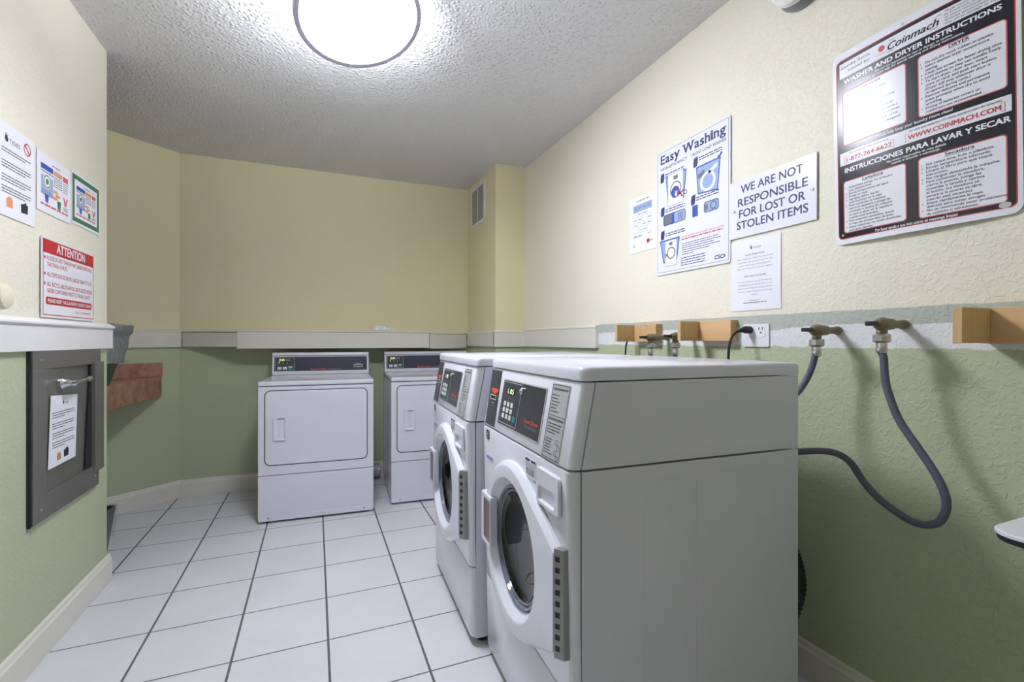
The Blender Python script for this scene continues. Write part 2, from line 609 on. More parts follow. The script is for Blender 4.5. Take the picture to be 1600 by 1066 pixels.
# deep ledge along the back wall with slanting ends
lf = [(XL + 0.02, 4.045), (-0.52, 3.87), (0.877, 3.87), (1.25, 4.035)]
bm = prism(bm_new(), [(XL + 0.02, YB), lf[0], (-0.52, 3.875), (-0.52, YB)], 1.088, 1.192)
prism(bm, [(XL + 0.02, YB), (lf[0][0], lf[0][1] - 0.004), (-0.522, 3.868), (-0.522, YB)], 1.194, 1.206)
struct('trim_5', bm, M['ledge'], bevel=0.002)
bm = prism(bm_new(), [(-0.518, YB), (-0.518, 3.866), (0.874, 3.866), (0.874, YB)], 1.074, 1.196)
prism(bm, [(-0.518, YB), (-0.518, 3.862), (0.874, 3.862), (0.874, YB)], 1.198, 1.209)
struct('trim_6', bm, M['ledge'], bevel=0.002)
bm = prism(bm_new(), [(0.880, YB), (0.880, 3.872), lf[3], (1.25, YB)], 1.066, 1.188)
prism(bm, [(0.880, YB), (0.880, 3.868), (1.25, 4.03), (1.25, YB)], 1.190, 1.202)
struct('trim_7', bm, M['ledge'], bevel=0.002)

# ------------------------------------------------------------------ ceiling lamp
lamp = thing('ceiling_lamp', 'round white ceiling lamp with a thin grey rim, lit, on the popcorn ceiling', 'lamp', (0.158, 1.915, 2.395))
tilt = Matrix.Translation((0, 0, 0))
ln = Vector((-0.20, 0.27, 1.0)).normalized()
lq = Vector((0, 0, 1)).rotation_difference(ln).to_matrix().to_4x4()
LR = 0.2305
bm = bm_new()
lathe(bm, [(LR - 0.014, 0.010), (LR - 0.012, 0.004), (LR - 0.0105, -0.010), (LR - 0.016, -0.0155), (0.17, -0.029), (0.10, -0.039), (0.04, -0.043), (0.0005, -0.0435)], 64)
placed_ = lambda name, bm, m, **kw: (bm.transform(lq), obj(name, bm, m, lamp, **kw))[1]
placed_('diffuser', bm, M['lamp'], smooth=0.6)
placed_('upper_glass', lathe(bm_new(), [(LR - 0.013, 0.0105), (LR - 0.020, 0.024), (0.05, 0.026)], 64), M['lamp_glass'], smooth=0.6)
placed_('rim', ring(bm_new(), 0, 0, LR - 0.0095, LR + 0.010, -0.016, 0.006, 64), M['rim'], smooth=0.6, bevel=0.002)
obj('mount', lathe(bm_new(), [(0.05, 0.018), (0.06, 0.094)], 32), M['trim'], lamp, smooth=0.6)
for k in range(3):
    a = -1.8 + k * 1.75
    bm = lathe(bm_new(), [(0.001, -0.003), (0.004, -0.002), (0.004, 0.004)], 10)
    bm.transform(Matrix.Translation((LR * math.cos(a), LR * math.sin(a), -0.0165)))
    placed_('rim_screw', bm, M['chrome'])

# ------------------------------------------------------------------ washers
W = 0.683
def plan_loop(x0, xr, w2, r, z, n=6, inset=0.0):
    """cross-section: front at x0 with rounded corners, back at xr"""
    x0 += inset
    w2 -= inset
    pts = [(xr, w2, z)]
    for i in range(n + 1):
        a = PI / 2 * i / n
        pts.append((x0 + r - r * math.sin(a), w2 - r + r * math.cos(a), z))
    for i in range(n + 1):
        a = PI / 2 * i / n
        pts.append((x0 + r - r * math.cos(a), -w2 + r - r * math.sin(a), z))
    pts.append((xr, -w2, z))
    return pts

FRONT = Matrix(((0, 0, -1, 0), (-1, 0, 0, W / 2), (0, 1, 0, 0), (0, 0, 0, 1)))
sv = Vector((0.038, 0, 0.201)).normalized()
sn = Vector((-sv.z, 0, sv.x))
SLANT = Matrix(((0, sv.x, sn.x, 0), (-1, 0, 0, W / 2), (0, sv.z, sn.z, 0.832), (0, 0, 0, 1)))

def placed(name, bm, m, parent, mx, **kw):
    bm.transform(mx)
    return obj(name, bm, m, parent, **kw)

def make_washer():
    r = thing('washing_machine', '-', 'washing machine', group='front loading washing machines')
    D = 0.715
    bm = bm_new()
    box(bm, 0.0335, D, -W / 2, W / 2, 0.03, 0.828)
    cab = obj('cabinet', bm, M['enamel'], r, bevel=0.003)
    for s in (-1, 1):
        for (a, b) in ((0.20, 0.345), (0.36, 0.52)):
            bm = prism(bm_new(), rrect((a + b) / 2, 0.43, b - a, 0.72, 0.008), 0.0, 0.0012)
            for v in bm.verts:
                px, pz, d = v.co
                v.co = (px, s * (W / 2 + d), pz)
            obj('side_embossing', bm, M['enamel'], cab, bevel=0.001)
    bm = bm_new()
    prism(bm, [(0.0325, 0.833), (D, 0.833), (D, 1.034), (0.0705, 1.034)], -W / 2, W / 2)
    bm.transform(Matrix(((1, 0, 0, 0), (0, 0, 1, 0), (0, 1, 0, 0), (0, 0, 0, 1))))
    obj('upper_cabinet', bm, M['enamel'], r, bevel=0.002)
    # lower and upper front skins
    def skin(z0, z1, f, e=0.004):
        L = []
        for z, ins in ((z0, e), (z0 + e * 0.4, e * 0.3), (z0 + e, 0), (z1 - e, 0), (z1 - e * 0.4, e * 0.3), (z1, e)):
            L.append(plan_loop(f(z), 0.029 + (f(z) if f(z0) != f(z1) and z0 > 0.8 else 0), W / 2, 0.022, z, inset=ins))
        return loft(bm_new(), L)
    lean = lambda z: 0.016 * (0.83 - z) / 0.80
    obj('kick_panel', skin(0.034, 0.292, lean), M['enamel'], r, smooth=0.5)
    fp = obj('front_panel', skin(0.295, 0.829, lean), M['enamel'], r)
    hole = obj('porthole_cut', lathe(bm_new(), [(0.174, -0.05), (0.174, 0.10)], 64, 'X'), M['enamel'], r, loc=(0.0, W / 2 - 0.337, 0.525))
    md = fp.modifiers.new('hole', 'BOOLEAN')
    md.object = hole
    md.operation = 'DIFFERENCE'
    md.solver = 'EXACT'
    dg = bpy.context.evaluated_depsgraph_get()
    cut = bpy.data.meshes.new_from_object(fp.evaluated_get(dg))
    fp.modifiers.clear()
    old = fp.data
    fp.data = cut
    cut.name = 'front_panel'
    bpy.data.meshes.remove(old)
    bpy.data.objects.remove(hole)
    bmx = bmesh.new()
    bmx.from_mesh(cut)
    for f in bmx.faces:
        f.smooth = True
    for e in bmx.edges:
        e.smooth = not (len(e.link_faces) == 2 and e.calc_face_angle() > 0.5)
    bmx.to_mesh(cut)
    bmx.free()
    slope = lambda z: 0.038 * (z - 0.832) / 0.201
    fas = obj('control_fascia', skin(0.833, 1.034, slope), M['plastic'], r, smooth=0.5)
    L = []
    for z, ins, rr in ((1.037, 0.0, 0.022), (1.056, 0.0, 0.022), (1.063, 0.0015, 0.022), (1.068, 0.005, 0.021), (1.0705, 0.011, 0.019)):
        L.append([(x if x < 0.5 else D - ins, y, zz) for x, y, zz in plan_loop(0.034, D, W / 2, rr, z, 8, ins)])
    obj('lid', loft(bm_new(), L), M['plastic'], r, smooth=0.7)
    for sx in (0.07, 0.66):
        for sy in (-0.29, 0.29):
            bm = lathe(bm_new(), [(0.022, 0), (0.024, 0.012), (0.012, 0.016), (0.012, 0.034)], 16)
            obj('foot', bm, M['rubber'], r, smooth=0.5, loc=(sx, sy, 0))
    # --- control fascia
    bm = plate(bm_new(), [(0.014, 0.198), (0.118, 0.199), (0.134, 0.008), (0.036, 0.008)], 0, 0.0016)
    strip = placed('card_reader', bm, M['panel_dark'], r, SLANT, bevel=0.0005)
    bm = bm_new()
    frame(bm, 0.046, 0.108, 0.096, 0.112, 0.003, 0.0016, 0.004)
    placed('card_slot', bm, M['silver_line'], strip, SLANT)
    bm = rect(bm_new(), 0.049, 0.105, 0.099, 0.109, 0.0016, 0.0022)
    placed('slot_opening', bm, M['rubber'], strip, SLANT)
    bm = bm_new()
    prism(bm, [(0.046, 0.131), (0.058, 0.135), (0.112, 0.135), (0.116, 0.126), (0.082, 0.115), (0.052, 0.124)], 0.0016, 0.0022)
    placed('arrow_logo', bm, M['orange'], strip, SLANT)
    bm = bm_new()
    rect(bm, 0.068, 0.092, 0.083, 0.087, 0.0016, 0.0021)
    rect(bm, 0.070, 0.086, 0.075, 0.077, 0.0016, 0.0021)
    placed('small_print', bm, M['grey_print'], strip, SLANT)
    bm = bm_new()
    bz = rrect(0.3285, 0.1015, 0.343, 0.151, 0.006)
    plate(bm, bz, 0, 0.002)
    bez = placed('panel_bezel', bm, M['silver_line'], r, SLANT, bevel=0.0006)
    bm = plate(bm_new(), rrect(0.3285, 0.1015, 0.333, 0.141, 0.004), 0.002, 0.0032)
    pan = placed('display_panel', bm, M['panel_dark'], r, SLANT)
    z = 0.0032
    bm = bm_new()
    frame(bm, 0.168, 0.326, 0.036, 0.168, 0.0016, z, z + 0.0004)
    placed('outline', bm, M['silver_line'], pan, SLANT)
    bm = rect(bm_new(), 0.207, 0.277, 0.129, 0.150, z, z + 0.0005)
    placed('display_window', bm, M['rubber'], pan, SLANT)
    bm = bm_new()
    text(bm, '1.05', 0.216, 0.132, 0.0155, 0.050, bold=0.02, z=z + 0.0008)
    placed('digits', bm, M['led'], pan, SLANT)
    for i in range(3):
        for j in range(3):
            bm = plate(bm_new(), rrect(0.206 + 0.031 * i, 0.0985 - 0.0195 * j, 0.020, 0.0145, 0.003, 3), z, z + 0.0012)
            placed('key', bm, M['key'], pan, SLANT)
    bm = plate(bm_new(), rrect(0.302, 0.059, 0.025, 0.017, 0.003, 3), z, z + 0.0012)
    placed('start_key', bm, M['key_teal'], pan, SLANT)
    bm = bm_new()
    for i in range(4):
        for j in range(3):
            rect(bm, 0.226 + 0.018 * i, 0.234 + 0.018 * i, 0.122 - 0.006 * j, 0.1235 - 0.006 * j, z, z + 0.0004)
    for j in range(3):
        rect(bm, 0.180, 0.188, 0.1185 - 0.004 * j, 0.1195 - 0.004 * j, z, z + 0.0004)
        rect(bm, 0.180, 0.188, 0.0975 - 0.0195 * j, 0.099 - 0.0195 * j, z, z + 0.0004)
    placed('indicator_print', bm, M['grey_print'], pan, SLANT)
    bm = bm_new()
    text(bm, 'Speed Queen', 0.384, 0.066, 0.0115, 0.096, bold=0.03, shear=0.25, z=z + 0.0004)
    placed('brand_lettering', bm, M['orange'], pan, SLANT)
    bm = bm_new()
    text(bm, 'Commercial Washer', 0.388, 0.053, 0.0075, 0.090, z=z + 0.0004)
    placed('subtitle_lettering', bm, M['grey_print'], pan, SLANT)
    bm = lathe(bm_new(), [(0.011, z), (0.011, z + 0.006), (0.008, z + 0.009), (0.003, z + 0.009), (0.003, z + 0.012)], 20)
    bm.transform(Matrix.Translation((0.338, 0.150, 0)))
    placed('key_lock', bm, M['chrome'], r, SLANT, smooth=0.5)
    bm = plate(bm_new(), rrect(0.5765, 0.098, 0.101, 0.190, 0.003), 0, 0.001)
    lab = placed('instruction_label', bm, M['instr'], r, SLANT)
    bm = bm_new()
    frame(bm, 0.529, 0.624, 0.006, 0.190, 0.0015, 0.001, 0.0013)
    rect(bm, 0.529, 0.624, 0.111, 0.1122, 0.001, 0.0013)
    text(bm, 'OPERATING INSTRUCTIONS', 0.5765, 0.176, 0.0055, 0.078, 'C', bold=0.03, z=0.0014)
    text(bm, 'INSTRUCCIONES DE OPERACION', 0.5765, 0.100, 0.0055, 0.082, 'C', bold=0.03, z=0.0014)
    rnd = random.Random(4)
    for k in range(6):
        lines(bm, 0.536, 0.616, 0.162 - 0.0082 * k, 0.0022, 30 + k, z=0.0014, last=rnd.uniform(0.35, 1.0))
    for k in range(4):
        lines(bm, 0.536, 0.616, 0.090 - 0.0075 * k, 0.0022, 60 + k, z=0.0014, last=rnd.uniform(0.5, 1.0))
    for k in range(6):
        lines(bm, 0.536, 0.586, 0.052 - 0.0070 * k, 0.0022, 80 + k, z=0.0014, last=rnd.uniform(0.6, 1.0))
    for (cx, cy) in ((0.600, 0.050), (0.612, 0.038), (0.600, 0.024), (0.612, 0.014)):
        frame(bm, cx - 0.006, cx + 0.006, cy - 0.006, cy + 0.006, 0.001, 0.001, 0.0013)
    placed('label_print', bm, M['ink'], lab, SLANT)
    # --- front panel fittings
    def pocket(bm, cx, cy, w, h, rad, iw, ih, icx, icy, proud, depth):
        P = lambda q, zz: [(a, b, zz) for a, b in q]
        loops = [P(rrect(cx, cy, w, h, rad), 0), P(rrect(cx, cy, w, h, rad), proud - 0.002), P(rrect(cx, cy, w - 0.004, h - 0.004, rad), proud),
                 P(rrect(icx, icy, iw, ih, rad * 0.8), proud), P(rrect(icx, icy, iw - 0.008, ih - 0.006, rad * 0.8), depth)]
        return loft(bm, loops)
    bm = pocket(bm_new(), 0.578, 0.760, 0.132, 0.094, 0.012, 0.096, 0.042, 0.574, 0.744, 0.009, 0.0015)
    placed('detergent_drawer', bm, M['plastic'], r, FRONT, smooth=0.4)
    bm = bm_new()
    rect(bm, 0.420, 0.492, 0.758, 0.810, 0.0004, 0.001)
    st = placed('care_sticker', bm, M['paper'], r, FRONT)
    bm = bm_new()
    rect(bm, 0.422, 0.452, 0.801, 0.808, 0.001, 0.0013)
    rect(bm, 0.462, 0.490, 0.801, 0.808, 0.001, 0.0013)
    placed('sticker_heading', bm, M['navy'], st, FRONT)
    bm = bm_new()
    for k in range(3):
        lines(bm, 0.424, 0.488, 0.795 - 0.0045 * k, 0.0018, 100 + k, z=0.0014)
    for k in range(4):
        lines(bm, 0.426, 0.486, 0.779 - 0.0048 * k, 0.0032, 110 + k, z=0.0014)
    placed('sticker_print', bm, M['ink_soft'], st, FRONT)
    bm = rect(bm_new(), 0.053, 0.084, 0.789, 0.820, 0.0004, 0.001)
    bd = placed('black_badge', bm, M['ink'], r, FRONT)
    bm = bm_new()
    rect(bm, 0.060, 0.078, 0.804, 0.807, 0.001, 0.0013)
    prism(bm, [(0.062, 0.808), (0.070, 0.816), (0.077, 0.811), (0.070, 0.812)], 0.001, 0.0013)
    lines(bm, 0.058, 0.080, 0.794, 0.003, 5, z=0.0013)
    placed('badge_print', bm, M['silver_line'], bd, FRONT)
    bm = bm_new()
    for k in range(2):
        lines(bm, 0.058, 0.126, 0.727 - 0.006 * k, 0.0042, 140 + k, z=0.0012)
    placed('blue_lettering', bm, M['blue'], r, FRONT)
    # --- door
    cu, cv, R, HX, HH, HO = 0.337, 0.525, 0.248, 0.645, 0.127, -0.003
    hx, hy1, hy0 = HX - cu, HO + HH, HO - HH
    def tang(px, py, sgn):
        t = math.atan2(py, px) + sgn * math.acos(min(1, R / math.hypot(px, py)))
        return t % (2 * PI)
    aT, aB = tang(hx, hy1, 1), tang(hx, hy0, -1)
    c1, c0 = math.atan2(hy1, hx) % (2 * PI), math.atan2(hy0, hx) % (2 * PI)
    angs = sorted(set([2 * PI * i / 90 for i in range(90)] + [aT, aB, c1, c0]))
    HULL = [((hx, hy0), (hx, hy1)), ((R * math.cos(aT), R * math.sin(aT)), (hx, hy1)), ((R * math.cos(aB), R * math.sin(aB)), (hx, hy0))]
    ol = []
    for a in angs:
        c, s_ = math.cos(a), math.sin(a)
        best = R
        for (ax, ay), (bx, by) in HULL:
            dx, dy = bx - ax, by - ay
            den = c * dy - s_ * dx
            if abs(den) < 1e-9:
                continue
            t = (ax * dy - ay * dx) / den
            u = ((c * t - ax) / dx) if abs(dx) > abs(dy) else ((s_ * t - ay) / dy)
            if t > 0 and -1e-6 <= u <= 1 + 1e-6:
                best = max(best, t)
        ol.append((c, s_, best))
    def oloop(inset, z):
        out = []
        for c, s_, rr in ol:
            x, y = c * (rr - inset), s_ * (rr - inset)
            if c * rr > hx - 1e-4:
                x, y = hx, HO + (s_ * rr - HO) * (1 - inset * 0.9 / HH)
            out.append((cu + x, cv + y, z))
        return out
    def cloop(rad, z):
        return [(cu + c * rad, cv + s_ * rad, z) for c, s_, rr in ol]
    loops = [oloop(0.006, -0.006), oloop(0.0, 0.000), oloop(0.0, 0.009), oloop(0.002, 0.012), oloop(0.014, 0.022), oloop(0.018, 0.023),
             cloop(0.199, 0.023), cloop(0.195, 0.021), cloop(0.186, 0.006), cloop(0.175, -0.004), cloop(0.172, -0.014)]
    door = placed('door', loft(bm_new(), loops, False, False), M['plastic'], r, FRONT, smooth=0.33)
    n = 64
    bm = bm_new()
    L = [[(cu + rad * math.cos(2 * PI * i / n), cv + rad * math.sin(2 * PI * i / n), zz) for i in range(n)]
         for rad, zz in ((0.1718, -0.012), (0.1718, -0.002), (0.169, 0.002), (0.165, 0.000), (0.162, -0.010), (0.158, -0.006), (0.154, -0.006), (0.151, -0.014))]
    loft(bm, L, False, False)
    placed('glass_rim', bm, M['glass_rim'], door, FRONT, smooth=0.5)
    bm = bm_new()
    L = [[(cu + rad * math.cos(2 * PI * i / n), cv + rad * math.sin(2 * PI * i / n), zz) for i in range(n)]
         for rad, zz in ((0.153, -0.009), (0.147, -0.015), (0.13, -0.021), (0.10, -0.0255), (0.06, -0.028), (0.02, -0.029), (0.001, -0.029))]
    loft(bm, L, False, True)
    placed('door_glass', bm, M['door_glass'], door, FRONT, smooth=0.9)
    # grip on the far side of the ring
    P = lambda q, zz: [(a, b, zz) for a, b in q]
    gx, gy = 0.132, 0.538
    loops = [P(rrect(gx, gy, 0.098, 0.165, 0.008), 0.004), P(rrect(gx, gy, 0.098, 0.165, 0.008), 0.026), P(rrect(gx, gy, 0.094, 0.161, 0.008), 0.029),
             P(rrect(gx + 0.012, gy, 0.066, 0.134, 0.008), 0.029)]
    h = placed('door_grip', loft(bm_new(), loops, True, False), M['plastic'], door, FRONT, smooth=0.4)
    loops = [P(rrect(gx + 0.012, gy, 0.066, 0.134, 0.008), 0.0289), P(rrect(gx + 0.020, gy, 0.050, 0.124, 0.008), 0.0235)]
    placed('grip_recess', loft(bm_new(), loops, False, True), M['pinkish'], door, FRONT, smooth=0.4)
    y0, y1 = cv + HO - HH, cv + HO + HH
    def along(prof, ya, yb):
        bm = prism(bm_new(), prof, ya, yb)
        bm.transform(Matrix(((1, 0, 0, 0), (0, 0, 1, 0), (0, 1, 0, 0), (0, 0, 0, 1))))
        return bm
    ha, hb = Vector((HX + 0.003, 0.021)), Vector((HX + 0.023, 0.006))
    hn = Vector((hb.y - ha.y, ha.x - hb.x)).normalized() * -1
    placed('hinge', along([(HX + 0.0008, 0.021), tuple(ha), tuple(hb), (HX + 0.023, -0.012), (HX + 0.0008, -0.006)], y0, y1), M['hinge'], door, FRONT, bevel=0.0012)
    for k in range(9):
        yy = y0 + 0.018 + k * 0.0258
        q = [ha.lerp(hb, 0.12) + hn * 0.0008, ha.lerp(hb, 0.58) + hn * 0.0008, ha.lerp(hb, 0.58) - hn * 0.001, ha.lerp(hb, 0.12) - hn * 0.001]
        placed('hinge_slot', along([tuple(v) for v in q], yy, yy + 0.012), M['hinge_dark'], door, FRONT)
    return r

washer = make_washer()
th = math.radians(-2.45)
def washer_at(o, fx, ny, label):
    """fx, ny: near front corner"""
    dx, dy = -math.sin(th) * W / 2, math.cos(th) * W / 2
    o.location = (fx + dx, ny + dy, 0)
    o.rotation_euler = (0, 0, th)
    o['label'] = label
washer2 = copy_tree(washer)
washer_at(washer, 0.530, 0.930, 'white front loading washing machine nearest the camera, its plain side facing us')
washer_at(washer2, 0.514, 1.650, 'white front loading washing machine standing between the nearest washer and the dryers')

# ------------------------------------------------------------------ dryers
DF = Matrix(((1, 0, 0, -W / 2), (0, 0, -1, 0), (0, 1, 0, 0), (0, 0, 0, 1)))   # u right, v up, n towards the viewer (-y)
def make_dryer():
    r = thing('tumble_dryer', '-', 'dryer', group='tumble dryers')
    D = 0.70
    cab = obj('cabinet', box(bm_new(), -W / 2, W / 2, 0.012, D, 0.022, 0.845), M['enamel'], r, bevel=0.004)
    for s in (-1, 1):
        for yy in (0.16, 0.40, 0.58):
            bm = box(bm_new(), s * W / 2 - 0.0015, s * W / 2 + 0.0015, yy, yy + 0.05, 0.06, 0.81)
            obj('side_rib', bm, M['enamel'], cab, bevel=0.001)
    bm = box(bm_new(), -W / 2, W / 2, 0.0, 0.014, 0.296, 0.845)
    obj('front_panel', bm, M['enamel'], r, bevel=0.004)
    bm = box(bm_new(), -W / 2, W / 2, 0.0, 0.014, 0.016, 0.291)
    low = obj('lower_panel', bm, M['enamel'], r, bevel=0.004)
    bm = box(bm_new(), -W / 2 + 0.004, W / 2 - 0.004, -0.002, 0.004, 0.014, 0.046)
    obj('kick_strip', bm, M['plastic'], low, bevel=0.001)
    for s in (-1, 1):
        bm = lathe(bm_new(), [(0.007, 0.0), (0.007, -0.003), (0.004, -0.005)], 14, 'Y')
        obj('screw', bm, M['galv'], low, loc=(s * 0.282, -0.001, 0.034))
    bm = box(bm_new(), -W / 2, W / 2, -0.004, D, 0.850, 0.878)
    obj('worktop', bm, M['enamel'], r, bevel=0.007)
    for sx in (-0.28, 0.28):
        for sy in (0.07, 0.63):
            obj('foot', lathe(bm_new(), [(0.022, 0), (0.022, 0.012), (0.011, 0.014), (0.011, 0.026)], 14), M['rubber'], r, loc=(sx, sy, 0))
    # door: dark gasket line, slab, recessed handle
    bm = plate(bm_new(), rrect(0.341, 0.589, 0.611, 0.469, 0.037, 8), -0.002, 0.0008)
    placed('door_gasket', bm, M['dark_gap'], r, DF)
    P = lambda q, zz: [(a, b, zz) for a, b in q]
    dl = [P(rrect(0.341, 0.589, 0.600, 0.458, 0.032, 8), 0.0), P(rrect(0.341, 0.589, 0.600, 0.458, 0.032, 8), 0.003), P(rrect(0.341, 0.589, 0.594, 0.452, 0.030, 8), 0.005)]
    door = placed('door', loft(bm_new(), dl), M['enamel'], r, DF, smooth=0.4)
    hx, hz, hw, hh = 0.122, 0.585, 0.072, 0.146
    loops = [P(rrect(hx, hz, hw, hh, 0.006), 0.004), P(rrect(hx, hz, hw, hh, 0.006), 0.013), P(rrect(hx, hz, hw - 0.004, hh - 0.004, 0.006), 0.015),
             P(rrect(hx + 0.010, hz, hw - 0.028, hh - 0.014, 0.004), 0.014), P(rrect(hx + 0.004, hz, hw - 0.036, hh - 0.022, 0.004), 0.0035)]
    placed('door_handle', loft(bm_new(), loops), M['plastic'], door, DF, smooth=0.4)
    # console
    y0 = 0.585
    bm = bm_new()
    prof = [(y0, 0.878), (y0 - 0.004, 0.884), (y0 + 0.022, 1.030), (y0 + 0.026, 1.040), (y0 + 0.036, 1.044), (D, 1.040), (D, 0.878)]
    prism(bm, prof, -W / 2 + 0.002, W / 2 - 0.002)
    bm.transform(Matrix(((0, 0, 1, 0), (1, 0, 0, 0), (0, 1, 0, 0), (0, 0, 0, 1))))
    obj('console', bm, M['enamel'], r, bevel=0.005)
    cv_ = Vector((0, 0.026, 0.146)).normalized()
    cn = Vector((0, -cv_.z, cv_.y))
    CM = Matrix(((1, 0, 0, -W / 2), (0, cv_.y, cn.y, y0 - 0.004), (0, cv_.z, cn.z, 0.884), (0, 0, 0, 1)))
    bm = plate(bm_new(), rrect(0.3415, 0.076, 0.650, 0.106, 0.003), 0, 0.002)
    pan = placed('display_panel', bm, M['panel_blue'], r, CM)
    bm = box(bm_new(), 0.004, 0.679, 0.135, 0.141, -0.002, 0.0012)
    placed('console_groove', bm, M['ink_soft'], r, CM)
    z = 0.002
    bm = bm_new()
    frame(bm, 0.024, 0.152, 0.028, 0.124, 0.0014, z, z + 0.0004)
    placed('outline', bm, M['silver_line'], pan, CM)
    bm = plate(bm_new(), rrect(0.088, 0.076, 0.124, 0.092, 0.002), z, z + 0.0002)
    placed('control_field', bm, M['panel_dark'], pan, CM)
    bm = bm_new()
    text(bm, '0:65', 0.050, 0.100, 0.015, 0.034, bold=0.03, z=z + 0.001)
    rect(bm, 0.046, 0.050, 0.086, 0.096, z + 0.0003, z + 0.001)
    placed('digits', bm, M['led'], pan, CM)
    bm = bm_new()
    rect(bm, 0.092, 0.122, 0.101, 0.110, z + 0.0003, z + 0.0007)
    for i in range(3):
        rect(bm, 0.046 + 0.027 * i, 0.052 + 0.027 * i, 0.076, 0.088, z + 0.0003, z + 0.0006)
    placed('indicator_print', bm, M['grey_print'], pan, CM)
    for i in range(2):
        bm = plate(bm_new(), rrect(0.052 + 0.036 * i, 0.046, 0.028, 0.020, 0.003, 3), z + 0.0002, z + 0.0014)
        placed('key', bm, M['key'], pan, CM)
    bm = rect(bm_new(), 0.112, 0.138, 0.050, 0.058, z + 0.0002, z + 0.0014)
    placed('key', bm, M['key'], pan, CM)
    bm = plate(bm_new(), rrect(0.125, 0.041, 0.030, 0.014, 0.003, 3), z + 0.0002, z + 0.0013)
    placed('start_key', bm, M['key_teal'], pan, CM)
    bm = bm_new()
    text(bm, 'Speed Queen', 0.262, 0.030, 0.0115, 0.112, bold=0.03, shear=0.2, z=z + 0.0004)
    placed('brand_lettering', bm, M['orange'], pan, CM)
    bm = bm_new()
    text(bm, 'Commercial Dryer', 0.382, 0.030, 0.0085, 0.096, z=z + 0.0004)
    placed('subtitle_lettering', bm, M['grey_print'], pan, CM)
    bm = bm_new()
    frame(bm, 0.570, 0.634, 0.046, 0.066, 0.004, z, z + 0.003)
    rect(bm, 0.580, 0.624, 0.070, 0.073, z, z + 0.0004)
    placed('card_slot', bm, M['silver_line'], pan, CM)
    bm = rect(bm_new(), 0.574, 0.630, 0.050, 0.062, z, z + 0.0012)
    placed('slot_opening', bm, M['rubber'], pan, CM)
    return r

dryer = make_dryer()
dryer2 = copy_tree(dryer)
def dryer_at(o, x, y, deg, label):
    a = math.radians(deg)
    o.location = (x + math.cos(a) * W / 2, y + math.sin(a) * W / 2, 0)
    o.rotation_euler = (0, 0, a)
    o['label'] = label
dryer_at(dryer, -0.326, 3.262, -3.1, 'white tumble dryer in full view under the ledge, left of the two dryers')
dryer_at(dryer2, 0.482, 3.300, -3.1, 'white tumble dryer half hidden behind the far washing machine')

# ------------------------------------------------------------------ foil duct behind the dryers
bm = bm_new()
tube(bm, [(0.32, 3.985, 0.068), (0.40, 3.985, 0.066), (0.490, 3.988, 0.068)], lambda t: 0.052 + 0.006 * (1 if int(t * 30) % 2 else 0), 20, 24)
tag(obj('dryer_duct', bm, M['alum'], smooth=0.6), 'crumpled silver foil duct on the floor behind the two dryers', 'duct')

# ------------------------------------------------------------------ signs
RS = lambda y, z: Matrix(((0, 0, -1, XR), (-1, 0, 0, y), (0, 1, 0, z), (0, 0, 0, 1)))    # right wall: u runs towards the camera
LS = lambda y, z: Matrix(((0, 0, 1, XL), (1, 0, 0, y), (0, 1, 0, z), (0, 0, 0, 1)))      # left wall: u runs away from the camera

def sign(name, label, cat, mx, group=None, off=0.0035):
    o = thing(name, label, cat, group=group)
    o.matrix_world = mx @ Matrix.Translation((0, 0, off))
    return o

def bowed(bm, w, sag):
    """a thin board that bulges off the wall in the middle"""
    bmesh.ops.subdivide_edges(bm, edges=[e for e in bm.edges if abs(e.verts[0].co.x - e.verts[1].co.x) > 0.05], cuts=14)
    for v in bm.verts:
        k = v.co.x / w
        v.co.z += sag * 4 * k * (1 - k)
    return bm

# -- big instruction board
CW, CH, SAG = 0.428, 0.590, 0.012
s = sign('instruction_board', 'large black and white laundry instruction board, biggest sign on the right wall', 'sign', RS(0.975, 1.430))
def bent(bm):
    for v in bm.verts:
        k = min(1, max(0, v.co.x / CW))
        v.co.z += SAG * 4 * k * (1 - k) + 0.014 * v.co.y / CH
    return bm
def fine(bm, step=0.03):
    for ax in (0,):
        x = step
        while x < CW:
            g = bm.verts[:] + bm.edges[:] + bm.faces[:]
            bmesh.ops.bisect_plane(bm, geom=g, plane_co=(x, 0, 0), plane_no=(1, 0, 0))
            x += step
    return bm
bm = fine(plate(bm_new(), rrect(CW / 2, CH / 2, CW, CH, 0.022, 6), 0, 0.0015))
obj('board', bent(bm), M['sign_white'], s, smooth=0.5)
z = 0.0018
bm = plate(bm_new(), rrect(0.215, 0.292, 0.408, 0.552, 0.014, 6), z - 0.0001, z)
obj('red_edge', bent(fine(bm)), M['red'], s, smooth=0.5)
bm = plate(bm_new(), rrect(0.215, 0.292, 0.403, 0.547, 0.013, 6), z, z + 0.0001)
obj('black_field', bent(fine(bm)), M['sign_black'], s, smooth=0.5)
z += 0.0002
for q in ((0.022, 0.409, 0.511, 0.556), (0.020, 0.411, 0.243, 0.282)):
    obj('white_band', bent(fine(rect(bm_new(), *q, z, z + 0.0001))), M['sign_white'], s, smooth=0.5)
BX = ((0.117, 0.384, 0.174, 0.164), (0.318, 0.382, 0.174, 0.164), (0.115, 0.113, 0.172, 0.160), (0.316, 0.111, 0.174, 0.162))
for cx, cy, w, h in BX:
    obj('box_edge', bent(fine(plate(bm_new(), rrect(cx, cy, w, h, 0.009), z, z + 0.0001))), M['rose'], s, smooth=0.5)
    obj('white_box', bent(fine(plate(bm_new(), rrect(cx, cy, w - 0.005, h - 0.005, 0.007), z + 0.0001, z + 0.0002))), M['sign_white'], s, smooth=0.5)
z += 0.0005
bm = bm_new()
text(bm, 'WASHER AND DRYER INSTRUCTIONS', 0.216, 0.490, 0.0125, 0.360, 'C', bold=0.055, z=z)
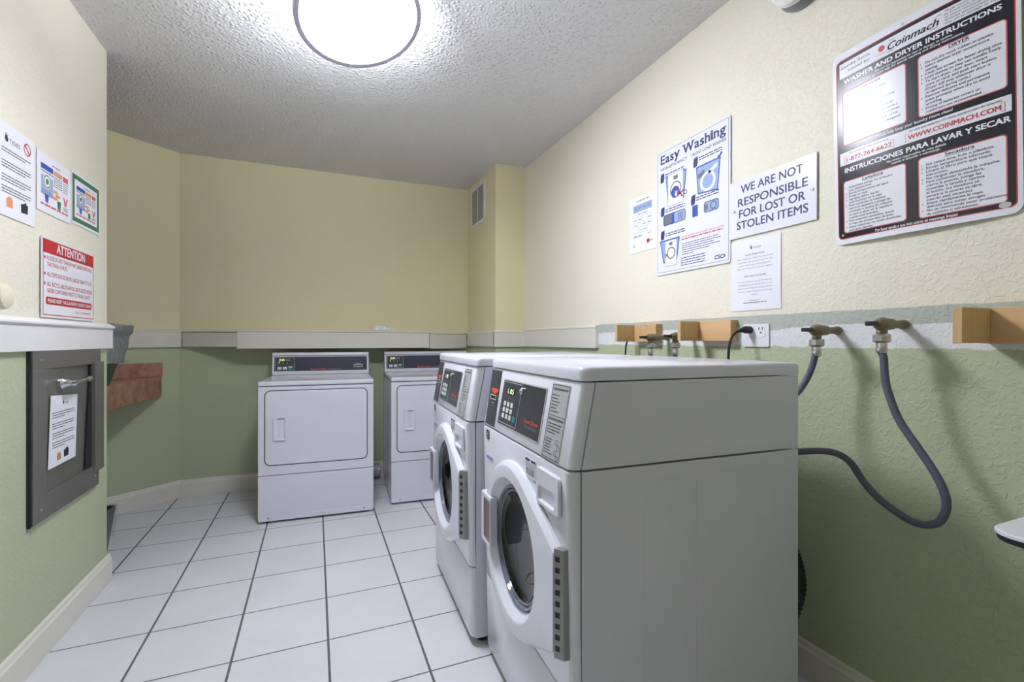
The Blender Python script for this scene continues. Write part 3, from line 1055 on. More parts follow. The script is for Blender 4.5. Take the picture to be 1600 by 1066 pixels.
text(bm, 'We are not responsible for loss or damage to clothes.', 0.216, 0.4795, 0.0058, 0.180, 'C', bold=0.02, z=z)
text(bm, 'See garment tags for special washing and drying instructions.', 0.216, 0.4715, 0.0058, 0.226, 'C', bold=0.02, z=z)
text(bm, 'Please help keep your laundry room clean!', 0.216, 0.289, 0.0075, 0.176, 'C', bold=0.02, z=z)
text(bm, 'INSTRUCCIONES PARA LAVAR Y SECAR', 0.222, 0.2185, 0.0135, 0.374, 'C', bold=0.055, z=z)
text(bm, 'No somos responsables de ropa dañada', 0.222, 0.2075, 0.006, 0.136, 'C', bold=0.02, z=z)
text(bm, 'cuando al descuido o sobrecarga.', 0.222, 0.1995, 0.006, 0.112, 'C', bold=0.02, z=z)
text(bm, 'Por favor ayude a que este cuarto se mantenga limpio!', 0.216, 0.0195, 0.0075, 0.190, 'C', bold=0.02, z=z)
obj('white_lettering', bent(bm), M['sign_white'], s)
bm = bm_new()
text(bm, 'Laundry Room', 0.028, 0.539, 0.0085, 0.084, z=z)
text(bm, 'Leased by:', 0.050, 0.524, 0.0085, 0.062, z=z)
text(bm, 'Coinmach', 0.160, 0.523, 0.0185, 0.118, bold=0.03, shear=0.3, z=z)
rect(bm, 0.164, 0.284, 0.5465, 0.5475, z - 0.0002, z)
rect(bm, 0.157, 0.276, 0.5175, 0.5185, z - 0.0002, z)
for k, q in enumerate(('These machines are maintained', 'by Coinmach. Do not tamper', 'or move machines without', 'written permission, as this', 'may cause damage or injury.')):
    text(bm, q, 0.290, 0.547 - 0.0078 * k, 0.0050, 0.112 if k != 2 else 0.104, z=z)
text(bm, 'DRYER', 0.318, 0.4515, 0.0085, 0.040, 'C', bold=0.03, z=z)
rect(bm, 0.298, 0.338, 0.4492, 0.4500, z - 0.0002, z)
text(bm, 'WASHER', 0.117, 0.4515, 0.0085, 0.046, 'C', bold=0.03, z=z)
DR = [('1.', 'Do not dry wool, rubber or plastics.', 0.139), ('2.', 'Select desired dryer temperature', 0.130), ('', 'setting.', 0.028), ('3.', 'Clean lint screen for faster drying time.', 0.154),
      ('4.', 'Load clothes so they can tumble freely.', 0.152), ('5.', 'To start dryer, close door, insert', 0.126), ('', 'coins or card, and push start button.', 0.144), ('', '(Dryer will stop whenever door is', 0.132),
      ('', 're-opened during cycle.)', 0.094), ('6.', 'Remove delicates and permanent', 0.130), ('', 'press promptly when dry to avoid', 0.130), ('', 'wrinkling.', 0.036), ('7.', 'Drying of mattress covers or', 0.112), ('', 'comforters not recommended.', 0.116)]
for k, (a, q, w) in enumerate(DR):
    y = 0.4375 - 0.01005 * k
    if a:
        text(bm, a, 0.238, y, 0.0056, z=z)
    text(bm, q, 0.248, y, 0.0062, w * 0.97, bold=0.02, z=z)
WS = [('1.', 'Do not overload machine.', 0.100), ('2.', 'Use low-suds detergent.', 0.092), ('3.', 'Add clothes loosely.', 0.078), ('4.', 'Close the door. Insert coins', 0.120), ('', 'or card, and push start.', 0.094), ('5.', '(Washer will stop whenever', 0.118), ('', 'lid is re-opened during cycle.)', 0.126),
      ('6.', 'For best results remove clothes', 0.130), ('', 'promptly at end of washer cycle.', 0.128), ('7.', 'These machines are not designed', 0.132), ('', 'to wash rugs.', 0.052)]
for k, (a, q, w) in enumerate(WS):
    y = 0.4330 - 0.0118 * k
    if a:
        text(bm, a, 0.036, y, 0.0056, z=z)
    text(bm, q, 0.046, y, 0.0062, w * 1.08, bold=0.02, z=z)
text(bm, 'Lavadora', 0.115, 0.181, 0.0085, 0.056, 'C', bold=0.03, z=z)
rect(bm, 0.087, 0.143, 0.1785, 0.1793, z - 0.0002, z)
text(bm, 'Secadora', 0.316, 0.180, 0.0085, 0.058, 'C', bold=0.03, z=z)
rect(bm, 0.287, 0.345, 0.1775, 0.1783, z - 0.0002, z)
LV = [('1.', 'Solamente ponga los artículos', 0.122), ('', 'que requiera lavar.', 0.068), ('2.', 'Escoja temperatura del agua.', 0.112), ('3.', 'Ponga su ropa.', 0.056), ('4.', 'Agregue jabón, lea las', 0.086), ('', 'instrucciones en la caja.', 0.094),
      ('5.', 'Para comenzar la máquina,', 0.104), ('', 'cierre la tapadera y ponga las', 0.116), ('', 'monedas o tarjeta (la máquina', 0.120), ('', 'se para si abre ud. la tapadera', 0.120), ('', 'cuando está lavando).', 0.084), ('6.', 'Para mejores resultados, saque', 0.124), ('', 'la ropa tan pronto deje de lavar.', 0.124), ('7.', 'Estas máquinas no están diseñadas', 0.142), ('', 'para lavar tapetes.', 0.068)]
for k, (a, q, w) in enumerate(LV):
    y = 0.1685 - 0.00935 * k
    if a:
        text(bm, a, 0.036, y, 0.0052, z=z)
    text(bm, q, 0.046, y, 0.0058, w, bold=0.02, z=z)
SC = [('1.', 'No seque lana, hule o plásticos.', 0.134), ('2.', 'Escoja temperatura adecuada.', 0.128), ('3.', 'Limpie el filtro para que seque', 0.130), ('', 'más pronto.', 0.046), ('4.', 'No cargue demasiado la máquina.', 0.144), ('5.', 'Para comenzar la secadora,', 0.116), ('', 'cierre la puerta, ponga las', 0.110),
      ('', 'monedas o tarjeta y oprima', 0.116), ('', 'el botón. (La secadora se', 0.106), ('', 'parará si la puerta se abre', 0.110), ('', 'cuando está secando).', 0.094), ('6.', 'Saque rápidamente la ropa', 0.112), ('', 'delicada para evitar arrugas.', 0.118), ('7.', 'No se recomienda secar protectores', 0.156), ('', 'de colchón o edredones.', 0.104)]
for k, (a, q, w) in enumerate(SC):
    y = 0.1675 - 0.0094 * k
    if a:
        text(bm, a, 0.236, y, 0.0054, z=z)
    text(bm, q, 0.247, y, 0.0062, w, bold=0.02, z=z)
text(bm, 'For service call / Para servicio llame', 0.105, 0.2725, 0.0055, 0.108, 'C', z=z)
text(bm, 'Or visit our website / O visite nuestro sitio de Internet', 0.302, 0.2715, 0.0060, 0.186, 'C', z=z)
obj('black_lettering', bent(bm), M['sign_black'], s)
bm = bm_new()
text(bm, '1-877-264-6622', 0.1035, 0.2515, 0.0120, 0.126, 'C', bold=0.02, z=z)
frame(bm, 0.034, 0.173, 0.2475, 0.2685, 0.0008, z - 0.0002, z)
text(bm, 'WWW.COINMACH.COM', 0.300, 0.2515, 0.0120, 0.186, 'C', bold=0.045, z=z)
frame(bm, 0.200, 0.400, 0.2475, 0.2685, 0.0008, z - 0.0002, z)
disc(bm, 0.144, 0.538, 0.0085, z - 0.0002, z)
text(bm, 'COINMACH', 0.144, 0.5215, 0.0035, 0.030, 'C', z=z)
rect(bm, 0.160, 0.278, 0.5198, 0.5204, z - 0.0002, z)
obj('red_lettering', bent(bm), M['red'], s)
bm = bm_new()
bm2 = disc(bm, 0.398, 0.024, 0.011, z - 0.0003, z - 0.0001)
for v in bm.verts:
    v.co.y = 0.024 + (v.co.y - 0.024) * 0.7
obj('oval_seal', bent(bm), M['silver_line'], s)
for cx, cy in ((0.196, 0.576), (0.026, 0.028), (0.400, 0.576)):
    obj('sign_screw', bent(disc(bm_new(), cx, cy, 0.003, z, z + 0.002, 12)), M['galv'], s)

# -- easy washing poster
s = sign('washer_guide_sign', 'tall white washing guide sign with blue pictures and bold navy heading, right wall', 'sign', RS(1.820, 1.440))
EW, EH = 0.438, 0.588
obj('board', plate(bm_new(), rrect(EW / 2, EH / 2 + 0.003, EW, EH, 0.012), 0, 0.003), M['sign_white'], s)
z = 0.0034
bm = bm_new()
frame(bm, 0.010, 0.430, 0.014, 0.582, 0.0014, z - 0.0002, z)
obj('border_line', bm, M['navy'], s)
bm = bm_new()
def serif_text(bm, s, x0, x1, y, h, z):
    """heavy slab-serif heading"""
    SER = {'E': [(0.12, 0, .42), (0.12, 1, .42)], 'W': [(0.05, 1, .32), (0.5, 1, .26), (0.95, 1, .32)], 'h': [(0.12, 0, .5), (0.88, 0, .5), (0.06, 1, .36)],
           'i': [(0.5, 0, 1.7), (0.3, .72, 1.3)], 'n': [(0.12, 0, .5), (0.88, 0, .5), (0.04, .72, .36)], 'y': [(0.08, .72, .5), (0.92, .72, .42)], 'a': [(0.98, 0, .3)], 'g': [(0.98, .72, .3)], 's': []}
    adv = []
    x = 0
    for ch in s:
        if ch == ' ':
            x += 0.32
            continue
        vs, fs = glyphs(ch, 0.045, 0.0)
        a, b = min(v[0] for v in vs), max(v[0] for v in vs)
        adv.append((ch, x, a, b))
        x += (b - a) + 0.11
    tot = x - 0.11
    kx = (x1 - x0) / tot
    for ch, px, a, b in adv:
        w = (b - a) * kx
        text(bm, ch, x0 + px * kx, y, h, w, bold=0.045, z=z)
        for fx, fy, fw in SER[ch]:
            cx = x0 + px * kx + w * fx
            hw = fw * w / 2
            if ch == 'i':
                hw = 0.0085
            rect(bm, cx - hw, cx + hw, y + fy * h - (0.0035 if fy else 0), y + fy * h + (0 if fy else 0.0035), z - 0.0002, z)
serif_text(bm, 'Easy Washing', 0.033, 0.414, 0.526, 0.040, z)
obj('heading_lettering', bm, M['navy'], s)
bm = bm_new()
text(bm, 'HIGH-EFFICIENCY', 0.032, 0.495, 0.0135, 0.172, bold=0.02, z=z)
text(bm, 'FRONT LOAD WASHER', 0.232, 0.495, 0.0135, 0.186, bold=0.02, z=z)
for nx, ny in ((0.032, 0.437), (0.242, 0.441), (0.034, 0.277), (0.228, 0.281), (0.034, 0.166)):
    prism(bm, [(nx, ny), (nx + 0.020, ny + 0.003), (nx + 0.024, ny + 0.022), (nx + 0.024, ny + 0.045), (nx + 0.002, ny + 0.042), (nx - 0.002, ny + 0.02)], z - 0.0002, z)
for tx, ty, n in ((0.062, 0.468, 2), (0.272, 0.474, 2), (0.064, 0.302, 2), (0.256, 0.306, 2), (0.066, 0.190, 2)):
    for k in range(n):
        lines(bm, tx, tx + 0.125, ty - 0.010 * k, 0.0045, int(tx * 1000) + k, z=z)
for k in range(6):
    lines(bm, 0.172, 0.40, 0.124 - 0.0095 * k, 0.003, 300 + k, z=z, last=(0.9, 0.95, 0.8, 0.95, 0.7, 0.3)[k])
for k in range(4):
    lines(bm, 0.165, 0.31, 0.060 - 0.0105 * k, 0.0035, 320 + k, z=z)
text(bm, 'CSC', 0.358, 0.026, 0.016, 0.048, bold=0.05, shear=0.15, z=z)
obj('black_lettering', bm, M['navy'], s)
bm = bm_new()
text(bm, 'FOR YOUR SAFETY PLEASE AVOID THE FOLLOWING', 0.168, 0.153, 0.0065, 0.24, z=z)
lines(bm, 0.168, 0.40, 0.143, 0.0045, 9, z=z)
prism(bm, [(0.14, 0.352), (0.185, 0.372), (0.187, 0.366), (0.143, 0.345)], z + 0.0008, z + 0.001)
prism(bm, [(0.148, 0.374), (0.154, 0.374), (0.178, 0.340), (0.171, 0.338)], z + 0.0008, z + 0.001)
prism(bm, [(0.062, 0.098), (0.078, 0.082), (0.080, 0.086), (0.066, 0.101)], z + 0.0008, z + 0.001)
prism(bm, [(0.062, 0.084), (0.066, 0.080), (0.080, 0.097), (0.076, 0.100)], z + 0.0008, z + 0.001)
obj('red_lettering', bm, M['red'], s)
bm = bm_new()
for q in ([(0.066, 0.456), (0.200, 0.456), (0.184, 0.330), (0.080, 0.330)], [(0.256, 0.440), (0.390, 0.442), (0.376, 0.310), (0.266, 0.320)], [(0.026, 0.164), (0.158, 0.164), (0.140, 0.060), (0.050, 0.056)]):
    prism(bm, q, z - 0.0003, z - 0.0001)
plate(bm, rrect(0.122, 0.256, 0.144, 0.052, 0.012), z - 0.0003, z - 0.0001)
plate(bm, rrect(0.250, 0.254, 0.032, 0.050, 0.004), z - 0.0003, z - 0.0001)
plate(bm, rrect(0.340, 0.254, 0.080, 0.046, 0.012), z - 0.0003, z - 0.0001)
obj('picture_frames', bm, M['blue'], s)
bm = bm_new()
for q in ([(0.071, 0.450), (0.194, 0.450), (0.179, 0.336), (0.085, 0.336)], [(0.262, 0.434), (0.384, 0.436), (0.371, 0.316), (0.270, 0.325)], [(0.032, 0.158), (0.151, 0.158), (0.135, 0.066), (0.055, 0.062)]):
    prism(bm, q, z - 0.0001, z)
plate(bm, rrect(0.156, 0.256, 0.068, 0.044, 0.008), z - 0.0001, z)
plate(bm, rrect(0.340, 0.254, 0.072, 0.038, 0.010), z - 0.0001, z)
plate(bm, rrect(0.130, 0.388, 0.100, 0.150, 0.004), z, z + 0.0002)
plate(bm, rrect(0.100, 0.098, 0.078, 0.122, 0.004), z, z + 0.0002)
obj('picture_fields', bm, M['paleblue'], s)
bm = bm_new()
plate(bm, rrect(0.130, 0.388, 0.094, 0.144, 0.003), z + 0.0002, z + 0.0004)
plate(bm, rrect(0.100, 0.098, 0.072, 0.116, 0.003), z + 0.0002, z + 0.0004)
ring(bm, 0.322, 0.362, 0.030, 0.042, z + 0.0002, z + 0.0005)
prism(bm, [(0.325, 0.402), (0.372, 0.424), (0.372, 0.408), (0.327, 0.388)], z + 0.0002, z + 0.0005)
disc(bm, 0.135, 0.358, 0.007, z + 0.001, z + 0.0012)
for dx_ in (-0.006, 0.0, 0.006):
    rect(bm, 0.134 + dx_, 0.137 + dx_, 0.362, 0.376, z + 0.001, z + 0.0012)
obj('washer_drawings', bm, M['paper'], s)
bm = bm_new()
ring(bm, 0.132, 0.385, 0.030, 0.036, z + 0.0004, z + 0.0006)
ring(bm, 0.102, 0.098, 0.022, 0.028, z + 0.0004, z + 0.0006)
rect(bm, 0.118, 0.146, 0.430, 0.448, z + 0.0004, z + 0.0006)
rect(bm, 0.090, 0.112, 0.134, 0.148, z + 0.0004, z + 0.0006)
prism(bm, [(0.268, 0.404), (0.304, 0.418), (0.303, 0.396), (0.270, 0.384)], z + 0.0002, z + 0.0005)
plate(bm, rrect(0.082, 0.256, 0.050, 0.042, 0.004), z, z + 0.0002)
for k in range(3):
    rect(bm, 0.148 + 0.010 * k, 0.154 + 0.010 * k, 0.240, 0.270, z, z + 0.0002)
ring(bm, 0.352, 0.254, 0.012, 0.018, z, z + 0.0003)
for k in range(3):
    rect(bm, 0.06, 0.104, 0.244 + 0.010 * k, 0.247 + 0.010 * k, z + 0.0002, z + 0.0003, 0)
rect(bm, 0.300, 0.322, 0.240, 0.266, z, z + 0.0003)
ring(bm, 0.194, 0.354, 0.006, 0.010, z - 0.0002, z)
obj('drawing_lines', bm, M['ink_soft'], s)
bm = disc(bm_new(), 0.130, 0.372, 0.027, z + 0.0006, z + 0.0008)
prism(bm, [(0.375, 0.432), (0.400, 0.452), (0.392, 0.462), (0.384, 0.450), (0.374, 0.448)], z, z + 0.0003)
prism(bm, [(0.100, 0.372), (0.128, 0.400), (0.140, 0.396), (0.120, 0.350)], z + 0.0008, z + 0.001)
prism(bm, [(0.409, 0.026), (0.414, 0.034), (0.409, 0.042), (0.405, 0.034)], z, z + 0.0003)
obj('blue_details', bm, M['blue'], s)

# -- not responsible sign
s = sign('liability_sign', 'white plastic sign saying WE ARE NOT RESPONSIBLE in blue capitals', 'sign', RS(1.386, 1.530))
RW, RH = 0.352, 0.222
obj('board', box(bm_new(), 0, RW, 0, RH, 0, 0.004), M['sign_white'], s, bevel=0.001)
bm = bm_new()
for q, x, y, w in (('WE ARE NOT', 0.180, 0.176, 0.250), ('RESPONSIBLE', 0.182, 0.126, 0.280), ('FOR LOST OR', 0.180, 0.082, 0.266), ('STOLEN ITEMS', 0.180, 0.038, 0.286)):
    text(bm, q, x, y - 0.006, 0.0295, w, 'C', bold=0.028, z=0.0045)
obj('blue_lettering', bm, M['navy'], s)
for cx, cy in ((0.026, 0.106), (0.339, 0.102)):
    obj('sign_screw', lathe(bm_new(), [(0.005, 0), (0.005, 0.0015), (0.002, 0.003)], 14), M['galv'], s, loc=(cx, cy, 0.004))

# -- paper notice under it
def tides(bm, cx, y, h, z):
    """small logo: curling plume and the word"""
    prism(bm, [(cx - 3.1 * h, y), (cx - 2.3 * h, y - 0.1 * h), (cx - 1.9 * h, y + 0.6 * h), (cx - 2.3 * h, y + 1.2 * h), (cx - 2.0 * h, y + 1.9 * h), (cx - 2.6 * h, y + 1.3 * h), (cx - 2.9 * h, y + 2.2 * h), (cx - 3.3 * h, y + 0.9 * h)], z - 0.0002, z)
    text(bm, 'TIDES', cx - 1.6 * h, y, h, 4.6 * h, z=z)

s = sign('laundry_notice', 'white paper notice taped below the blue-lettered liability sign', 'notice', RS(1.384, 1.246), off=0.0022)
obj('sheet', box(bm_new(), 0, 0.218, 0, 0.272, 0, 0.0006), M['paper'], s)
z = 0.0009
bm = bm_new()
tides(bm, 0.115, 0.232, 0.0075, z)
text(bm, 'Laundry Room Notice', 0.110, 0.210, 0.0068, 0.084, 'C', bold=0.02, z=z)
text(bm, 'Aviso Cuarto de Lavado', 0.110, 0.128, 0.0068, 0.096, 'C', bold=0.02, z=z)
for k, (q, w) in enumerate((('Please remove your clothes from the machines', 0.156), ('immediately when the cycle is up. If not, the', 0.150), ('clothes will be removed by management.', 0.140), ('Please have consideration with your neighbors.', 0.156))):
    text(bm, q, 0.110, 0.196 - 0.0125 * k, 0.005, w, 'C', z=z)
for k, (q, w) in enumerate((('Por favor retire la ropa de las máquinas', 0.146), ('inmediatamente termine su ciclo, si no la', 0.146), ('ropa será removida por la administración.', 0.148), ('Por favor tenga consideración con sus', 0.146), ('vecinos.', 0.030))):
    text(bm, q, 0.110, 0.108 - 0.0125 * k, 0.005, w, 'C', z=z)
text(bm, 'Management', 0.110, 0.036, 0.005, 0.044, 'C', z=z)
lines(bm, 0.060, 0.162, 0.028, 0.003, 77, z=z)
obj('printed_text', bm, M['ink_soft'], s)

# -- small table notice
s = sign('table_notice', 'small white notice with a blue-headed table, far left of the right wall signs', 'notice', RS(2.035, 1.583), off=0.0022)
obj('sheet', box(bm_new(), 0, 0.212, 0, 0.284, 0, 0.0006), M['paper'], s)
z = 0.0009
obj('table_heading', rect(bm_new(), 0.034, 0.178, 0.206, 0.242, z - 0.0002, z), M['paleblue'], s)
bm = bm_new()
lines(bm, 0.06, 0.16, 0.258, 0.005, 3, z=z)
for k in range(5):
    rect(bm, 0.034, 0.178, 0.206 - 0.027 * k, 0.2066 - 0.027 * k, z - 0.0002, z)
    for j in range(4):
        if (k + j) % 3:
            lines(bm, 0.040 + 0.036 * j, 0.064 + 0.036 * j, 0.190 - 0.027 * k, 0.004, 10 * k + j, z=z)
for j in range(5):
    rect(bm, 0.034 + 0.036 * j, 0.0346 + 0.036 * j, 0.090, 0.206, z - 0.0002, z)
for j in range(4):
    lines(bm, 0.040 + 0.036 * j, 0.064 + 0.036 * j, 0.222, 0.004, 50 + j, z=z + 0.0002)
lines(bm, 0.036, 0.10, 0.078, 0.003, 4, z=z)
lines(bm, 0.165, 0.182, 0.042, 0.006, 4, z=z)
ring(bm, 0.038, 0.036, 0.006, 0.009, z - 0.0002, z, 16)
obj('printed_text', bm, M['ink_soft'], s)
obj('red_dot', disc(bm_new(), 0.150, 0.046, 0.011, z - 0.0002, z), M['red'], s)

# -- left wall: attention sign
s = sign('attention_sign', 'white and red ATTENTION sign standing on the left wall trim', 'sign', LS(2.187, 1.216), off=0.004)
AW, AH = 0.428, 0.290
obj('board', box(bm_new(), 0, AW, 0, AH, 0, 0.003), M['sign_white'], s, bevel=0.0008)
z = 0.0033
bm = bm_new()
rect(bm, 0.008, 0.422, 0.238, 0.284, z - 0.0002, z)
frame(bm, 0.008, 0.422, 0.008, 0.238, 0.0035, z - 0.0002, z)
plate(bm, rrect(0.216, 0.062, 0.376, 0.028, 0.009), z - 0.0002, z)
obj('red_bands', bm, M['red'], s)
bm = bm_new()
text(bm, 'ATTENTION', 0.222, 0.2445, 0.033, 0.232, 'C', bold=0.04, z=z + 0.0004)
text(bm, 'PLEASE KEEP THE LAUNDRY ROOM CLEAN', 0.216, 0.0555, 0.0135, 0.350, 'C', bold=0.03, z=z + 0.0004)
obj('white_lettering', bm, M['sign_white'], s)
bm = bm_new()
for q, x, y, w in (('PLEASE DO NOT THROW ANY LARGE ITEMS INTO', 0.036, 0.214, 0.368), ('THE TRASH CHUTE.', 0.036, 0.191, 0.155), ('ALL ITEMS SHOULD BE NO LARGER THAN 15" X 15"', 0.036, 0.155, 0.366),
                   ('ALL RECYCLABLES SHOULD BE PLACED INSIDE', 0.036, 0.119, 0.370), ('GREEN CONTAINER NEXT TO TRASH CHUTE.', 0.036, 0.095, 0.352)):
    text(bm, q, x, y - 0.004, 0.0155, w, bold=0.006, z=z)
text(bm, 'Topaz Trs Management', 0.392, 0.026, 0.0095, 0.140, 'R', z=z)
for y in (0.218, 0.159, 0.123):
    disc(bm, 0.022, y, 0.0055, z - 0.0002, z)
obj('red_lettering', bm, M['red'], s)

# -- left wall: paper notices
def bread(bm, cx, cy, k, z):
    prism(bm, [(cx - k, cy - k), (cx + k, cy - k), (cx + k, cy + 0.5 * k), (cx + 0.6 * k, cy + k), (cx - 0.5 * k, cy + k), (cx - 1.1 * k, cy + 0.3 * k)], z - 0.0002, z)
def sack(bm, cx, cy, k, z):
    prism(bm, [(cx - k, cy - k), (cx + k, cy - 0.9 * k), (cx + 1.1 * k, cy + 0.6 * k), (cx + 0.6 * k, cy + 0.7 * k), (cx + 0.5 * k, cy + 1.1 * k), (cx - 0.4 * k, cy + 0.6 * k), (cx - 1.1 * k, cy + 0.5 * k)], z - 0.0002, z)

s = sign('rules_notice', 'white paper notice with red crossed-out circle, cut by the left picture edge', 'notice', LS(1.925, 1.526), off=0.0022)
obj('sheet', box(bm_new(), 0, 0.228, 0, 0.296, 0, 0.0006), M['paper'], s)
z = 0.0009
bm = bm_new()
tides(bm, 0.100, 0.238, 0.013, z)
for a, n in ((0.212, 2), (0.172, 3), (0.128, 3), (0.092, 3)):
    for k in range(n):
        lines(bm, 0.040, 0.202, a - 0.009 * k, 0.0030, int(a * 1000) + k, z=z, last=1.0 if k < n - 1 else 0.8)
sack(bm, 0.165, 0.050, 0.019, z)
obj('printed_text', bm, M['ink'], s)
bm = ring(bm_new(), 0.182, 0.252, 0.017, 0.021, z - 0.0002, z)
prism(bm, [(0.166, 0.264), (0.170, 0.267), (0.198, 0.240), (0.194, 0.236)], z - 0.0002, z)
obj('no_sign', bm, M['red'], s)
bm = bread(bm_new(), 0.082, 0.048, 0.017, z)
obj('bread_picture', bm := bm if bm else bm_new(), M['tan'], s) if False else None
bm = bm_new()
bread(bm, 0.082, 0.048, 0.017, z)
obj('bread_picture', bm, M['peach'], s)

def recycle_poster(s, x0, y0, w, h, z):
    """printed recycling guide inside the given rectangle"""
    X = lambda f: x0 + f * w
    Y = lambda f: y0 + f * h
    bm = bm_new(); rect(bm, X(0.02), X(0.43), Y(0.82), Y(0.95), z - 0.0002, z)
    prism(bm, [(X(0.14), Y(0.26)), (X(0.28), Y(0.24)), (X(0.26), Y(0.05)), (X(0.17), Y(0.07))], z - 0.0002, z)
    obj('blue_heading', bm, M['blue'], s)
    bm = bm_new(); rect(bm, X(0.46), X(0.76), Y(0.82), Y(0.93), z - 0.0002, z)
    for k in range(3):
        plate(bm, rrect(X(0.52 + 0.08 * (k % 2)), Y(0.42 - 0.08 * k), 0.16 * w, 0.07 * h, 0.004), z - 0.0002, z)
    obj('orange_heading', bm, M['peach'], s)
    bm = bm_new(); rect(bm, X(0.79), X(0.98), Y(0.80), Y(0.93), z - 0.0002, z)
    prism(bm, [(X(0.80), Y(0.40)), (X(0.84), Y(0.40)), (X(0.89), Y(0.28)), (X(0.94), Y(0.42)), (X(0.98), Y(0.40)), (X(0.91), Y(0.18)), (X(0.86), Y(0.18))], z - 0.0002, z)
    lines(bm, X(0.02), X(0.98), Y(-0.03), 0.007 * h / 0.15, 21, z=z)
    obj('red_heading', bm, M['rose'], s)
    bm = bm_new(); plate(bm, rrect(X(0.23), Y(0.45), 0.40 * w, 0.46 * h, 0.03 * h), z - 0.0004, z - 0.0002)
    obj('pale_circle', bm, M['paleblue'], s)
    bm = bm_new(); disc(bm, X(0.23), Y(0.56), 0.13 * w, z - 0.0002, z)
    obj('white_circle', bm, M['paper'], s)
    bm = bm_new(); ring(bm, X(0.23), Y(0.56), 0.095 * w, 0.115 * w, z, z + 0.0002)
    disc(bm, X(0.23), Y(0.56), 0.05 * w, z, z + 0.0002)
    prism(bm, [(X(0.58), Y(0.22)), (X(0.66), Y(0.24)), (X(0.72), Y(0.22)), (X(0.70), Y(0.02)), (X(0.60), Y(0.04))], z - 0.0002, z)
    obj('green_pictures', bm, M['green_ink'], s)
    bm = bm_new()
    for k in range(5):
        lines(bm, X(0.46), X(0.76), Y(0.76 - 0.055 * k), 0.022 * h, 400 + k, z=z)
        lines(bm, X(0.80), X(0.98), Y(0.74 - 0.055 * k), 0.020 * h, 420 + k, z=z)
    for k in range(4):
        lines(bm, X(0.02), X(0.44), Y(0.77 - 0.016 * k) if k < 2 else Y(0.40 - 0.05 * k), 0.015 * h, 440 + k, z=z)
    for k in range(3):
        lines(bm, X(0.80), X(0.98), Y(0.13 - 0.035 * k), 0.018 * h, 460 + k, z=z)
    lines(bm, X(0.40), X(0.68), Y(1.01), 0.025 * h, 480, z=z)
    obj('printed_text', bm, M['ink_soft'], s)

s = sign('recycling_poster', 'white recycling poster with blue, orange and red headings, without a green border', 'poster', LS(2.166, 1.596), off=0.0022)
obj('sheet', box(bm_new(), 0, 0.250, 0, 0.212, 0, 0.0006), M['paper'], s)
recycle_poster(s, 0.022, 0.030, 0.206, 0.152, 0.0009)
s = sign('framed_recycling_poster', 'small recycling poster with a thick green border, beside the wall corner', 'poster', LS(2.420, 1.606), off=0.0022)
obj('sheet', box(bm_new(), 0, 0.270, 0, 0.214, 0, 0.0006), M['paper'], s)
bm = bm_new(); frame(bm, 0.008, 0.258, 0.012, 0.204, 0.016, 0.0006, 0.0009)
obj('green_border', bm, M['green_ink'], s)
bm = bm_new(); frame(bm, 0.024, 0.242, 0.028, 0.188, 0.002, 0.0006, 0.0009)
obj('dark_line', bm, M['ink'], s)
recycle_poster(s, 0.040, 0.046, 0.186, 0.122, 0.0009)

# ------------------------------------------------------------------ trash chute hatch
s = sign('trash_chute_hatch', 'grey steel trash chute hatch set in the left wall', 'hatch', LS(2.10, 0.490), off=0.0)
# frame: u 0..0.58 (y 2.10-2.68), v 0..0.61
bm = bm_new()
U0, U1, V0, V1 = 0.014, 0.560, 0.004, 0.612
box(bm, U0, U1, 0.540, V1, 0.0, 0.016)
box(bm, U0, U1 - 0.02, V0, 0.095, 0.0, 0.016)
box(bm, U0, 0.100, 0.095, 0.540, 0.0, 0.016)
box(bm, 0.485, U1 + 0.012, 0.070, 0.548, 0.0, 0.024)
obj('frame', bm, M['steel'], s, bevel=0.0015)
bm = box(bm_new(), 0.006, 0.0145, 0.0, V1 - 0.008, 0.0, 0.010)
obj('side_gap_shade', bm, M['rubber'], s)  # black strip put in for the shade of the gap beside the frame
# door: tilted panel, leaning inwards at its far side
bm = bm_new()
prism(bm, [(0.100, 0.012), (0.484, -0.002), (0.484, -0.004), (0.100, 0.004)], 0.096, 0.539)
bm.transform(Matrix(((1, 0, 0, 0), (0, 0, 1, 0), (0, 1, 0, 0.002), (0, 0, 0, 1))))
door = obj('door', bm, M['steel'], s)
bm = prism(bm_new(), [(0.478, 0.540), (0.4855, 0.540), (0.4855, 0.096), (0.425, 0.096)], 0.004, 0.0085)
obj('door_gap', bm, M['rubber'], s)
bm = lathe(bm_new(), [(0.022, 0.0), (0.024, 0.010), (0.016, 0.018), (0.010, 0.040), (0.012, 0.050), (0.002, 0.052)], 22)
tube(bm, [(0, 0, 0.044), (0.04, 0.003, 0.046), (0.085, 0.006, 0.046), (0.125, 0.006, 0.044)], lambda t: 0.010 - 0.004 * math.sin(t * PI) + (0.002 if t > 0.8 else 0), 14, 8)
obj('handle', bm, M['chrome'], door, smooth=0.6, loc=(0.205, 0.480, 0.012))
for cx, cy in ((0.062, 0.572), (0.530, 0.578), (0.06, 0.045), (0.500, 0.050)):
    obj('screw', lathe(bm_new(), [(0.0055, 0.016), (0.0055, 0.018), (0.002, 0.020)], 12), M['galv'], s, loc=(cx, cy, 0))

